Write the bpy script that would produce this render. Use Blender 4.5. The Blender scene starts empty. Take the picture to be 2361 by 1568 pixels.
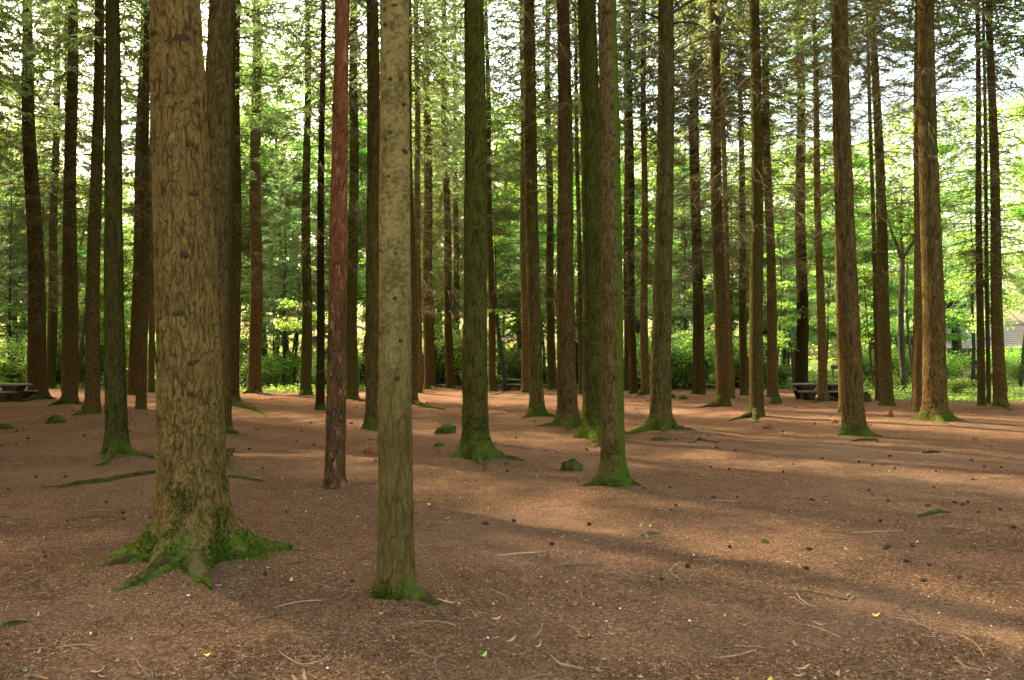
import bpy, math, random
import numpy as np
from mathutils import Vector, Matrix, Quaternion

# ------------------------------------------------------------------ camera, sky, sun, exposure
scene = bpy.context.scene
CAM_H = 1.75
F_PX, CX, CY, HORIZON = 1800.0, 1180.5, 784.0, 825.0     # measured on a 2361 px wide view of the photo
PITCH = math.atan((HORIZON - CY) / F_PX)
cam_data = bpy.data.cameras.new('camera')
cam_data.sensor_width = 36.0
cam_data.lens = 36.0 * F_PX / 2361.0
cam_data.clip_start, cam_data.clip_end = 0.1, 2000.0
cam_data.dof.use_dof = True
cam_data.dof.focus_distance = 13.0
cam_data.dof.aperture_fstop = 4.0
cam = bpy.data.objects.new('camera', cam_data)
scene.collection.objects.link(cam)
cam.location = (0, 0, CAM_H)
cam.rotation_euler = (math.pi / 2 + PITCH, 0, 0)
scene.camera = cam

SUN_EL, SUN_AZ = 43.0, -47.0          # azimuth clockwise from straight ahead: behind the stand, to its left
world = bpy.data.worlds.new('World'); scene.world = world
world.use_nodes = True
wn = world.node_tree.nodes; wl = world.node_tree.links
sky = wn.new('ShaderNodeTexSky'); sky.sky_type = 'NISHITA'; sky.sun_disc = False
sky.sun_elevation = math.radians(SUN_EL); sky.sun_rotation = math.radians(SUN_AZ % 360)
sky.air_density = 2.0; sky.dust_density = 6.0; sky.ozone_density = 1.0
bg = wn['Background']; bg.inputs['Strength'].default_value = 0.15
wl.new(sky.outputs['Color'], bg.inputs['Color'])

sun_dir = Vector((math.sin(math.radians(SUN_AZ)) * math.cos(math.radians(SUN_EL)),
                  math.cos(math.radians(SUN_AZ)) * math.cos(math.radians(SUN_EL)), math.sin(math.radians(SUN_EL))))
sun_data = bpy.data.lights.new('sun', 'SUN'); sun_data.energy = 3.2
sun_data.angle = math.radians(1.2); sun_data.color = (1.0, 0.94, 0.82)
sun = bpy.data.objects.new('sun', sun_data); scene.collection.objects.link(sun)
sun.rotation_mode = 'QUATERNION'; sun.rotation_quaternion = sun_dir.to_track_quat('Z', 'Y')

vs = scene.view_settings
vs.view_transform = 'Standard'; vs.look = 'None'; vs.gamma = 1.0; vs.use_curve_mapping = False
vs.exposure = 2.85
scene.render.engine = 'CYCLES'
cy = scene.cycles
cy.use_denoising = True; cy.max_bounces = 4; cy.diffuse_bounces = 3; cy.transmission_bounces = 3; cy.glossy_bounces = 1
cy.transparent_max_bounces = 4; cy.use_adaptive_sampling = True; cy.adaptive_threshold = 0.04
cy.sample_clamp_indirect = 8.0; cy.debug_use_spatial_splits = True

COL = scene.collection
rng = np.random.default_rng(7)

# ------------------------------------------------------------------ picture to world
def ray(x, y):
    u, v = (x - CX) / F_PX, (CY - y) / F_PX
    c, s = math.cos(PITCH), math.sin(PITCH)
    return np.array([u, c - v * s, s + v * c])

def ground_at(x, y):
    d = ray(x, y); t = -CAM_H / d[2]
    return np.array([d[0] * t, d[1] * t, 0.0])

def at_depth(x, y, Y):
    d = ray(x, y); t = Y / d[1]
    return np.array([d[0] * t, Y, CAM_H + d[2] * t])

# ------------------------------------------------------------------ noise
def _hash(ix, iy, iz, seed):
    h = (ix * 374761393 + iy * 668265263 + iz * 2147483647 + seed * 144665) & 0xffffffff
    h = ((h ^ (h >> 13)) * 1274126177) & 0xffffffff
    h = ((h ^ (h >> 16)) * 2246822519) & 0xffffffff
    return ((h ^ (h >> 15)) & 0xffffff) / float(0xffffff)

def vnoise(p, seed=0):
    p = np.asarray(p, float); i = np.floor(p).astype(np.int64); f = p - i
    f = f * f * (3 - 2 * f); r = 0
    for dx in (0, 1):
        for dy in (0, 1):
            for dz in (0, 1):
                w = (f[:, 0] if dx else 1 - f[:, 0]) * (f[:, 1] if dy else 1 - f[:, 1]) * (f[:, 2] if dz else 1 - f[:, 2])
                r = r + w * _hash(i[:, 0] + dx, i[:, 1] + dy, i[:, 2] + dz, seed)
    return r

def fbm(p, oct=4, seed=0):
    p = np.asarray(p, float); a, s, r = 0.5, 1.0, 0
    for k in range(oct):
        r = r + a * vnoise(p * s + 17.3 * k, seed + k); s *= 2.03; a *= 0.5
    return r / (1 - 0.5 ** oct)

def cells(p, seed=0):
    """distance to the border between cells (F2 - F1) and a random value for each cell"""
    i = np.floor(p).astype(np.int64); f1 = np.full(len(p), 9.0); f2 = np.full(len(p), 9.0); idv = np.zeros(len(p))
    for dx in (-1, 0, 1):
        for dy in (-1, 0, 1):
            for dz in (-1, 0, 1):
                a, b, c = i[:, 0] + dx, i[:, 1] + dy, i[:, 2] + dz
                q = np.stack([a + _hash(a, b, c, seed), b + _hash(a, b, c, seed + 1), c + _hash(a, b, c, seed + 2)], 1)
                d = np.linalg.norm(p - q, axis=1)
                nearer = d < f1
                f2 = np.where(nearer, f1, np.minimum(f2, d))
                idv = np.where(nearer, _hash(a, b, c, seed + 3), idv)
                f1 = np.where(nearer, d, f1)
    return f2 - f1, idv

def sstep(a, b, x):
    t = np.clip((x - a) / (b - a), 0, 1); return t * t * (3 - 2 * t)

# ------------------------------------------------------------------ mesh helpers
class MB:
    """collects vertices and faces (quads and triangles) of one mesh"""
    def __init__(self): self.v = []; self.q = []; self.t = []; self.n = 0; self.att = {}
    def add(self, v, q=None, t=None):
        v = np.asarray(v, float).reshape(-1, 3)
        if q is not None and len(q): self.q.append(np.asarray(q, int).reshape(-1, 4) + self.n)
        if t is not None and len(t): self.t.append(np.asarray(t, int).reshape(-1, 3) + self.n)
        self.v.append(v); self.n += len(v)
    def box(self, c, s, M=None):
        c = np.array(c, float); s = np.array(s, float) / 2
        v = np.array([[x, y, z] for x in (-1, 1) for y in (-1, 1) for z in (-1, 1)]) * s + c
        if M is not None: v = v @ np.array(M).T
        self.add(v, [[0, 1, 3, 2], [4, 6, 7, 5], [0, 4, 5, 1], [2, 3, 7, 6], [0, 2, 6, 4], [1, 5, 7, 3]])
    def prism(self, poly, y0, y1):
        """polygon in the XZ plane pushed from y0 to y1"""
        n = len(poly); v = [(p[0], y0, p[1]) for p in poly] + [(p[0], y1, p[1]) for p in poly]
        q = [[i, (i + 1) % n, n + (i + 1) % n, n + i] for i in range(n)]
        t = []
        for k in range(1, n - 1): t += [[0, k + 1, k], [n, n + k, n + k + 1]]
        self.add(v, q, t)
    def tube(self, path, rad, sides=5, cap=True, squash=None):
        path = np.asarray(path, float); rad = np.asarray(rad, float); k = len(path)
        tan = np.gradient(path, axis=0); tan /= np.linalg.norm(tan, axis=1)[:, None] + 1e-9
        ref = np.array([0, 0, 1.0]) if abs(tan[0][2]) < 0.8 else np.array([1.0, 0, 0])
        a = np.cross(tan, ref); a /= np.linalg.norm(a, axis=1)[:, None] + 1e-9
        b = np.cross(a, tan)
        th = np.arange(sides) * 2 * math.pi / sides
        sq = 1.0 if squash is None else squash
        v = path[:, None, :] + rad[:, None, None] * (np.cos(th)[None, :, None] * a[:, None, :] + sq * np.sin(th)[None, :, None] * b[:, None, :])
        q = []
        i = np.arange(k - 1)[:, None] * sides; j = np.arange(sides)[None, :]; j2 = (j + 1) % sides
        q = np.stack([i + j, i + j2, i + sides + j2, i + sides + j], -1).reshape(-1, 4)
        v = v.reshape(-1, 3); t = []
        if cap:
            v = np.vstack([v, path[-1], path[0]]); n = len(v)
            t = [[(k - 1) * sides + s, (k - 1) * sides + (s + 1) % sides, n - 2] for s in range(sides)]
            t += [[(s + 1) % sides, s, n - 1] for s in range(sides)]
        self.add(v, q, t)
    def leaves(self, c, ax, side, L, W):
        """pointed quads: c centres, ax long axes, side short axes"""
        L = np.asarray(L)[:, None]; W = np.asarray(W)[:, None]
        v = np.stack([c - ax * L / 2, c + side * W / 2 - ax * L * 0.06, c + ax * L / 2, c - side * W / 2 - ax * L * 0.06], 1).reshape(-1, 3)
        self.add(v, np.arange(len(c) * 4).reshape(-1, 4))
    def mesh(self, name, smooth=True, attrs=None):
        v = np.vstack(self.v) if self.v else np.zeros((0, 3))
        q = np.vstack(self.q) if self.q else np.zeros((0, 4), int)
        t = np.vstack(self.t) if self.t else np.zeros((0, 3), int)
        me = bpy.data.meshes.new(name)
        me.vertices.add(len(v)); me.vertices.foreach_set('co', v.ravel())
        nl = q.size + t.size
        me.loops.add(nl); me.loops.foreach_set('vertex_index', np.concatenate([q.ravel(), t.ravel()]).astype(np.int32))
        npoly = len(q) + len(t); me.polygons.add(npoly)
        tot = np.concatenate([np.full(len(q), 4), np.full(len(t), 3)]).astype(np.int32)
        me.polygons.foreach_set('loop_start', np.concatenate([[0], np.cumsum(tot)[:-1]]).astype(np.int32) if npoly else np.zeros(0, np.int32))
        me.polygons.foreach_set('loop_total', tot)
        me.polygons.foreach_set('use_smooth', np.full(npoly, smooth))
        me.update(calc_edges=True)
        for k, a in (attrs or {}).items():
            at = me.attributes.new(k, 'FLOAT', 'POINT'); at.data.foreach_set('value', np.asarray(a, np.float32))
        me.validate()
        return me

def obj(name, me, mat=None, parent=None, loc=None):
    o = bpy.data.objects.new(name, me); COL.objects.link(o)
    if mat is not None and not me.materials: me.materials.append(mat)
    if parent is not None: o.parent = parent
    if loc is not None: o.location = loc
    return o

def tag(o, label, cat, group=None):
    o['label'] = label; o['category'] = cat
    if group: o['group'] = group
    return o

def empty(name, loc, label, cat, group=None, rz=0.0):
    o = bpy.data.objects.new(name, None); COL.objects.link(o); o.location = loc; o.rotation_euler = (0, 0, rz)
    o.empty_display_size = 0.1
    return tag(o, label, cat, group)

def setting(o, kind='structure', label=None):
    o['kind'] = kind
    if label: o['label'] = label
    return o

# ------------------------------------------------------------------ materials
class NT:
    def __init__(self, name):
        self.m = bpy.data.materials.new(name); self.m.use_nodes = True
        self.n = self.m.node_tree.nodes; self.l = self.m.node_tree.links
        self.out = self.n['Material Output']; self.p = self.n['Principled BSDF']
        self.p.inputs['Roughness'].default_value = 0.85
        self.p.inputs['Specular IOR Level'].default_value = 0.0
    def new(self, t, **kw):
        nd = self.n.new(t)
        for k, v in kw.items():
            if k in nd.inputs.keys(): nd.inputs[k].default_value = v
            else: setattr(nd, k, v)
        return nd
    def link(self, a, b): self.l.new(a, b)
    def mapping(self, scale, coord='Object'):
        tc = self.new('ShaderNodeTexCoord'); mp = self.new('ShaderNodeMapping'); mp.inputs['Scale'].default_value = scale
        self.link(tc.outputs[coord], mp.inputs['Vector']); return mp.outputs['Vector']
    def noise(self, vec, scale, detail=4, rough=0.6):
        nd = self.new('ShaderNodeTexNoise'); nd.inputs['Scale'].default_value = scale
        nd.inputs['Detail'].default_value = detail; nd.inputs['Roughness'].default_value = rough
        if vec is not None: self.link(vec, nd.inputs['Vector'])
        return nd.outputs['Fac']
    def ramp(self, fac, stops):
        nd = self.new('ShaderNodeValToRGB'); cr = nd.color_ramp
        while len(cr.elements) < len(stops): cr.elements.new(0.5)
        for e, (p, c) in zip(cr.elements, stops):
            e.position = p; e.color = (*c, 1) if len(c) == 3 else c
        self.link(fac, nd.inputs['Fac']); return nd.outputs['Color']
    def mix(self, fac, a, b, mode='MIX'):
        nd = self.new('ShaderNodeMix', data_type='RGBA', blend_type=mode)
        for s, v in ((0, fac), (6, a), (7, b)):
            if isinstance(v, (int, float)): nd.inputs[s].default_value = v
            elif isinstance(v, tuple): nd.inputs[s].default_value = (*v, 1) if len(v) == 3 else v
            else: self.link(v, nd.inputs[s])
        return nd.outputs[2]
    def math(self, op, a, b=None, c=None, clamp=False):
        nd = self.new('ShaderNodeMath', operation=op); nd.use_clamp = clamp
        for s, v in enumerate((a, b, c)):
            if v is None: continue
            if isinstance(v, (int, float)): nd.inputs[s].default_value = v
            else: self.link(v, nd.inputs[s])
        return nd.outputs[0]
    def bump(self, h, dist, strength=1.0):
        nd = self.new('ShaderNodeBump'); nd.inputs['Distance'].default_value = dist; nd.inputs['Strength'].default_value = strength
        self.link(h, nd.inputs['Height']); self.link(nd.outputs['Normal'], self.p.inputs['Normal'])
    def attr(self, name):
        nd = self.new('ShaderNodeAttribute'); nd.attribute_name = name; return nd.outputs['Fac']

MOSS_A, MOSS_B = (0.022, 0.034, 0.004), (0.070, 0.098, 0.010)

def bark_material(name, low, up, dark, cw=0.035, ch=0.16, h0=1.5, h1=6.0, moss_h=0.5, moss_all=0.0, moss_side=None,
                  fine=False, patches=None, bump=0.012):
    """plated bark: colour low on the trunk, colour higher up, furrow colour; moss near the foot and over the bark"""
    low, up, dark = [(c[0] * 0.69, c[1] * 0.64, c[2] * 0.41) for c in (low, up, dark)]
    m = NT(name)
    tc = m.new('ShaderNodeTexCoord'); sep = m.new('ShaderNodeSeparateXYZ'); m.link(tc.outputs['Object'], sep.inputs[0])
    z = sep.outputs['Z']
    oi = m.new('ShaderNodeObjectInfo')
    big = m.noise(tc.outputs['Object'], 1.3, 3)
    zz = m.math('ADD', z, m.math('MULTIPLY', m.math('SUBTRACT', big, 0.5), 5.0))
    hmix = m.new('ShaderNodeMapRange', interpolation_type='SMOOTHSTEP'); m.link(zz, hmix.inputs['Value'])
    hmix.inputs['From Min'].default_value = h0; hmix.inputs['From Max'].default_value = h1
    col = m.mix(hmix.outputs['Result'], low, up)
    # mottling
    mot = m.noise(m.mapping((6, 6, 2.2)), 3.0, 5, 0.65)
    col = m.mix(1.0, col, m.ramp(mot, [(0.25, (0.80, 0.79, 0.78)), (0.55, (1, 1, 1)), (0.8, (1.18, 1.16, 1.12))] if fine else [(0.25, (0.62, 0.60, 0.58)), (0.55, (1, 1, 1)), (0.8, (1.35, 1.3, 1.2))]), 'MULTIPLY')
    val = m.math('MULTIPLY_ADD', oi.outputs['Random'], 0.35, 0.82)
    hsv = m.new('ShaderNodeHueSaturation'); m.link(col, hsv.inputs['Color']); m.link(val, hsv.inputs['Value']); col = hsv.outputs['Color']
    if fine:
        fur = m.attr('furrow')          # 1 on the plate, 0 in the furrow, from the mesh relief itself
        grain = m.noise(m.mapping((60, 60, 12)), 2.0, 4)
        hgt = grain; bump_d = 0.006
        grain2 = m.noise(m.mapping((45, 45, 30)), 2.0, 5, 0.75)
        f01 = m.math('MULTIPLY_ADD', m.math('SUBTRACT', grain2, 0.5), 1.5, m.math('MULTIPLY_ADD', m.math('SUBTRACT', grain, 0.35), 0.6, m.math('MULTIPLY', fur, 0.95)), clamp=True)
    else:
        warp = m.new('ShaderNodeTexNoise'); warp.inputs['Scale'].default_value = 5.0; m.link(tc.outputs['Object'], warp.inputs['Vector'])
        mp = m.mapping((1 / cw, 1 / cw, 1 / ch))
        add = m.new('ShaderNodeVectorMath', operation='MULTIPLY_ADD')
        m.link(warp.outputs['Color'], add.inputs[0]); add.inputs[1].default_value = (1.6, 1.6, 1.0); m.link(mp, add.inputs[2])
        vo = m.new('ShaderNodeTexVoronoi', feature='DISTANCE_TO_EDGE'); vo.inputs['Scale'].default_value = 1.0; m.link(add.outputs[0], vo.inputs['Vector'])
        f01 = m.math('MULTIPLY', vo.outputs['Distance'], 3.2, clamp=True)
        grain = m.noise(m.mapping((40, 40, 10)), 2.0, 3)
        f01 = m.math('MULTIPLY_ADD', grain, 0.4, m.math('MULTIPLY', f01, 0.75), clamp=True)
        hgt = f01; bump_d = bump
    col = m.mix(m.math('SUBTRACT', 1.0, f01, clamp=True), col, dark)
    if patches:
        pn = m.noise(m.mapping((5, 5, 2.0)), 2.2, 4, 0.7)
        col = m.mix(m.ramp(pn, [(0.56, (0, 0, 0)), (0.66, (1, 1, 1))]), col, patches)
    # moss
    mn = m.noise(m.mapping((3, 3, 1.6)), 2.6, 5, 0.7)
    foot = m.math('MULTIPLY', m.math('SUBTRACT', 1.0, m.math('DIVIDE', z, max(moss_h, 0.01)), clamp=True), 1.15)
    mk = m.math('MAXIMUM', foot, moss_all)
    if moss_side is not None:
        # moss on one flank of the trunk (direction in the trunk's own axes)
        s = m.new('ShaderNodeVectorMath', operation='DOT_PRODUCT'); g = m.new('ShaderNodeNewGeometry')
        m.link(g.outputs['Normal'], s.inputs[0]); s.inputs[1].default_value = (math.cos(moss_side[0]), math.sin(moss_side[0]), 0)
        mk = m.math('MAXIMUM', mk, m.math('MULTIPLY', m.math('SUBTRACT', s.outputs['Value'], moss_side[2], clamp=True), moss_side[1]))
    mk = m.math('ADD', m.math('MULTIPLY', m.math('SUBTRACT', mn, 0.5), 4.6), m.math('SUBTRACT', m.math('MULTIPLY', mk, 1.75), 1.20))
    mk = m.math('MULTIPLY', mk, 1.6, clamp=True)
    if moss_h <= 0 and moss_all <= 0 and moss_side is None: mk = m.math('MULTIPLY', mk, 0.0)
    mcol = m.mix(m.ramp(m.noise(m.mapping((30, 30, 22)), 1.4, 4), [(0.3, (0, 0, 0)), (0.7, (1, 1, 1))]), MOSS_A, MOSS_B)
    col = m.mix(m.math('MULTIPLY', mk, 0.9), col, mcol)
    m.link(col, m.p.inputs['Base Color'])
    m.p.inputs['Roughness'].default_value = 0.9
    m.bump(hgt, bump_d)
    return m.m

def plain(name, c1, c2, scale=6.0, rough=0.85, bump=0.003, stretch=(1, 1, 1), rnd=0.0):
    m = NT(name); f = m.noise(m.mapping(stretch), scale, 5, 0.65)
    col = m.mix(m.ramp(f, [(0.3, (0, 0, 0)), (0.7, (1, 1, 1))]), c1, c2)
    if rnd:
        oi = m.new('ShaderNodeObjectInfo'); hs = m.new('ShaderNodeHueSaturation'); m.link(col, hs.inputs['Color'])
        m.link(m.math('MULTIPLY_ADD', oi.outputs['Random'], rnd, 1 - rnd / 2), hs.inputs['Value']); col = hs.outputs['Color']
    m.link(col, m.p.inputs['Base Color']); m.p.inputs['Roughness'].default_value = rough
    if bump: m.bump(f, bump)
    return m.m

def leaf_material(name, refl, trans, var=0.5, yellow=0.0, gloss=0.06):
    m = NT(name)
    g = m.new('ShaderNodeNewGeometry'); oi = m.new('ShaderNodeObjectInfo')
    r = g.outputs['Random Per Island']
    def vary(c, y):
        col = m.ramp(r, [(0.0, tuple(k * (1 - var) for k in c)), (0.6, c), (0.92, tuple(k * (1 + var * 0.6) for k in c)), (1.0, y)])
        hs = m.new('ShaderNodeHueSaturation'); m.link(col, hs.inputs['Color'])
        m.link(m.math('MULTIPLY_ADD', oi.outputs['Random'], 0.04, 0.48), hs.inputs['Hue'])
        m.link(m.math('MULTIPLY_ADD', oi.outputs['Random'], 0.4, 0.8), hs.inputs['Value'])
        return hs.outputs['Color']
    y1 = tuple(a * (1 - yellow) + b * yellow for a, b in zip(refl, (0.22, 0.17, 0.02)))
    y2 = tuple(a * (1 - yellow) + b * yellow for a, b in zip(trans, (0.45, 0.34, 0.03)))
    d = m.new('ShaderNodeBsdfDiffuse'); m.link(vary(refl, y1), d.inputs['Color'])
    t = m.new('ShaderNodeBsdfTranslucent'); m.link(vary(trans, y2), t.inputs['Color'])
    a = m.new('ShaderNodeAddShader'); m.link(d.outputs[0], a.inputs[0]); m.link(t.outputs[0], a.inputs[1])
    gl = m.new('ShaderNodeBsdfGlossy'); gl.inputs['Roughness'].default_value = 0.45; gl.inputs['Color'].default_value = (0.9, 0.95, 0.9, 1)
    mx = m.new('ShaderNodeMixShader'); mx.inputs[0].default_value = gloss
    m.link(a.outputs[0], mx.inputs[1]); m.link(gl.outputs[0], mx.inputs[2]); m.link(mx.outputs[0], m.out.inputs['Surface'])
    m.n.remove(m.p)
    return m.m

M = {}
DK = (0.030, 0.017, 0.010)
M['brown'] = bark_material('bark_red_brown', (0.185, 0.108, 0.052), (0.165, 0.138, 0.060), DK, h0=0.5, h1=4.0)
M['olive'] = bark_material('bark_olive', (0.150, 0.104, 0.048), (0.135, 0.118, 0.046), (0.032, 0.024, 0.010))
M['green'] = bark_material('bark_algae_green', (0.135, 0.112, 0.045), (0.120, 0.130, 0.036), (0.028, 0.030, 0.010), moss_h=0.7)
M['tan'] = bark_material('bark_tan', (0.235, 0.140, 0.072), (0.285, 0.215, 0.105), (0.065, 0.040, 0.020))
M['dark'] = bark_material('bark_dark', (0.075, 0.052, 0.024), (0.052, 0.045, 0.018), (0.018, 0.013, 0.006))
M['big'] = bark_material('bark_plated_foreground', (0.265, 0.178, 0.078), (0.290, 0.184, 0.084), (0.050, 0.028, 0.013), fine=True, moss_h=0.55)
M['smooth'] = bark_material('bark_grey_tan_foreground', (0.165, 0.122, 0.055), (0.315, 0.240, 0.118), (0.070, 0.048, 0.022), fine=True, h0=0.3, h1=3.2, moss_h=0.30, moss_side=(0.0, 0.5, 0.35))
M['redpine'] = bark_material('bark_red_pine', (0.145, 0.085, 0.050), (0.265, 0.098, 0.058), (0.036, 0.017, 0.011), fine=True, h0=1.6, h1=3.8, moss_h=0.0, patches=(0.22, 0.095, 0.058))
M['mossy'] = bark_material('bark_moss_grown', (0.105, 0.086, 0.034), (0.098, 0.100, 0.028), (0.022, 0.022, 0.008), fine=True, moss_h=1.1, moss_all=0.56)
M['halfmoss'] = bark_material('bark_moss_on_flank', (0.150, 0.104, 0.052), (0.190, 0.128, 0.070), (0.036, 0.024, 0.012), fine=True, moss_h=0.75, moss_side=(0.0, 2.4, 0.02))
M['brownf'] = bark_material('bark_red_brown_near', (0.180, 0.114, 0.056), (0.170, 0.132, 0.064), DK, fine=True, moss_h=0.6)
M['olivef'] = bark_material('bark_olive_near', (0.145, 0.108, 0.048), (0.140, 0.114, 0.050), (0.030, 0.023, 0.011), fine=True, moss_h=0.7)
M['greenf'] = bark_material('bark_algae_near', (0.120, 0.104, 0.042), (0.118, 0.108, 0.042), (0.026, 0.026, 0.010), fine=True, moss_h=0.5, moss_all=0.15)
M['root'] = bark_material('bark_root', (0.120, 0.092, 0.046), (0.120, 0.092, 0.046), (0.030, 0.022, 0.011), cw=0.6, ch=0.6, moss_h=0.0, moss_all=0.62, bump=0.004)
M['knot'] = plain('knot_wood', (0.018, 0.011, 0.005), (0.120, 0.080, 0.032), 45, bump=.012)
M['deadwood'] = plain('dead_branch', (0.095, 0.074, 0.030), (0.200, 0.160, 0.070), 3, rnd=0.5)
M['dkwood'] = plain('broadleaf_bark', (0.030, 0.026, 0.016), (0.085, 0.075, 0.045), 5, rnd=0.5)
M['needles'] = leaf_material('conifer_needles', (0.068, 0.082, 0.025), (0.135, 0.175, 0.036), 0.5)
M['needles_pale'] = leaf_material('young_conifer_needles', (0.070, 0.105, 0.030), (0.120, 0.200, 0.045), 0.4)
M['leaf'] = leaf_material('broadleaf_leaves', (0.095, 0.138, 0.020), (0.225, 0.360, 0.045), 0.6, yellow=0.5, gloss=0.03)
M['leaf2'] = leaf_material('broadleaf_leaves_blueish', (0.085, 0.135, 0.028), (0.215, 0.345, 0.048), 0.6, gloss=0.03)
M['moss'] = leaf_material('moss_blades', (0.045, 0.066, 0.007), (0.040, 0.060, 0.005), 0.7, gloss=0.0)
M['herb'] = leaf_material('herb_leaves', (0.050, 0.072, 0.009), (0.115, 0.155, 0.012), 0.6, gloss=0.02)

# ------------------------------------------------------------------ ground height and mossy feet
MOUNDS = []       # x, y, radius, height
def gh(x, y):
    x = np.asarray(x, float); y = np.asarray(y, float); sh = x.shape
    p = np.stack([x.ravel(), y.ravel(), np.zeros(x.size)], 1)
    h = 0.11 * (fbm(p * 0.45, 2, 3) - 0.5) + 0.085 * (fbm(p * 1.7, 5, 5) - 0.5)
    h = h.reshape(sh)
    for (mx, my, r, hh) in MOUNDS:
        h = h + hh * np.exp(-((x - mx) ** 2 + (y - my) ** 2) / (r * r))
    return h
def gz(p): return float(gh(np.array([p[0]]), np.array([p[1]]))[0])

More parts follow.
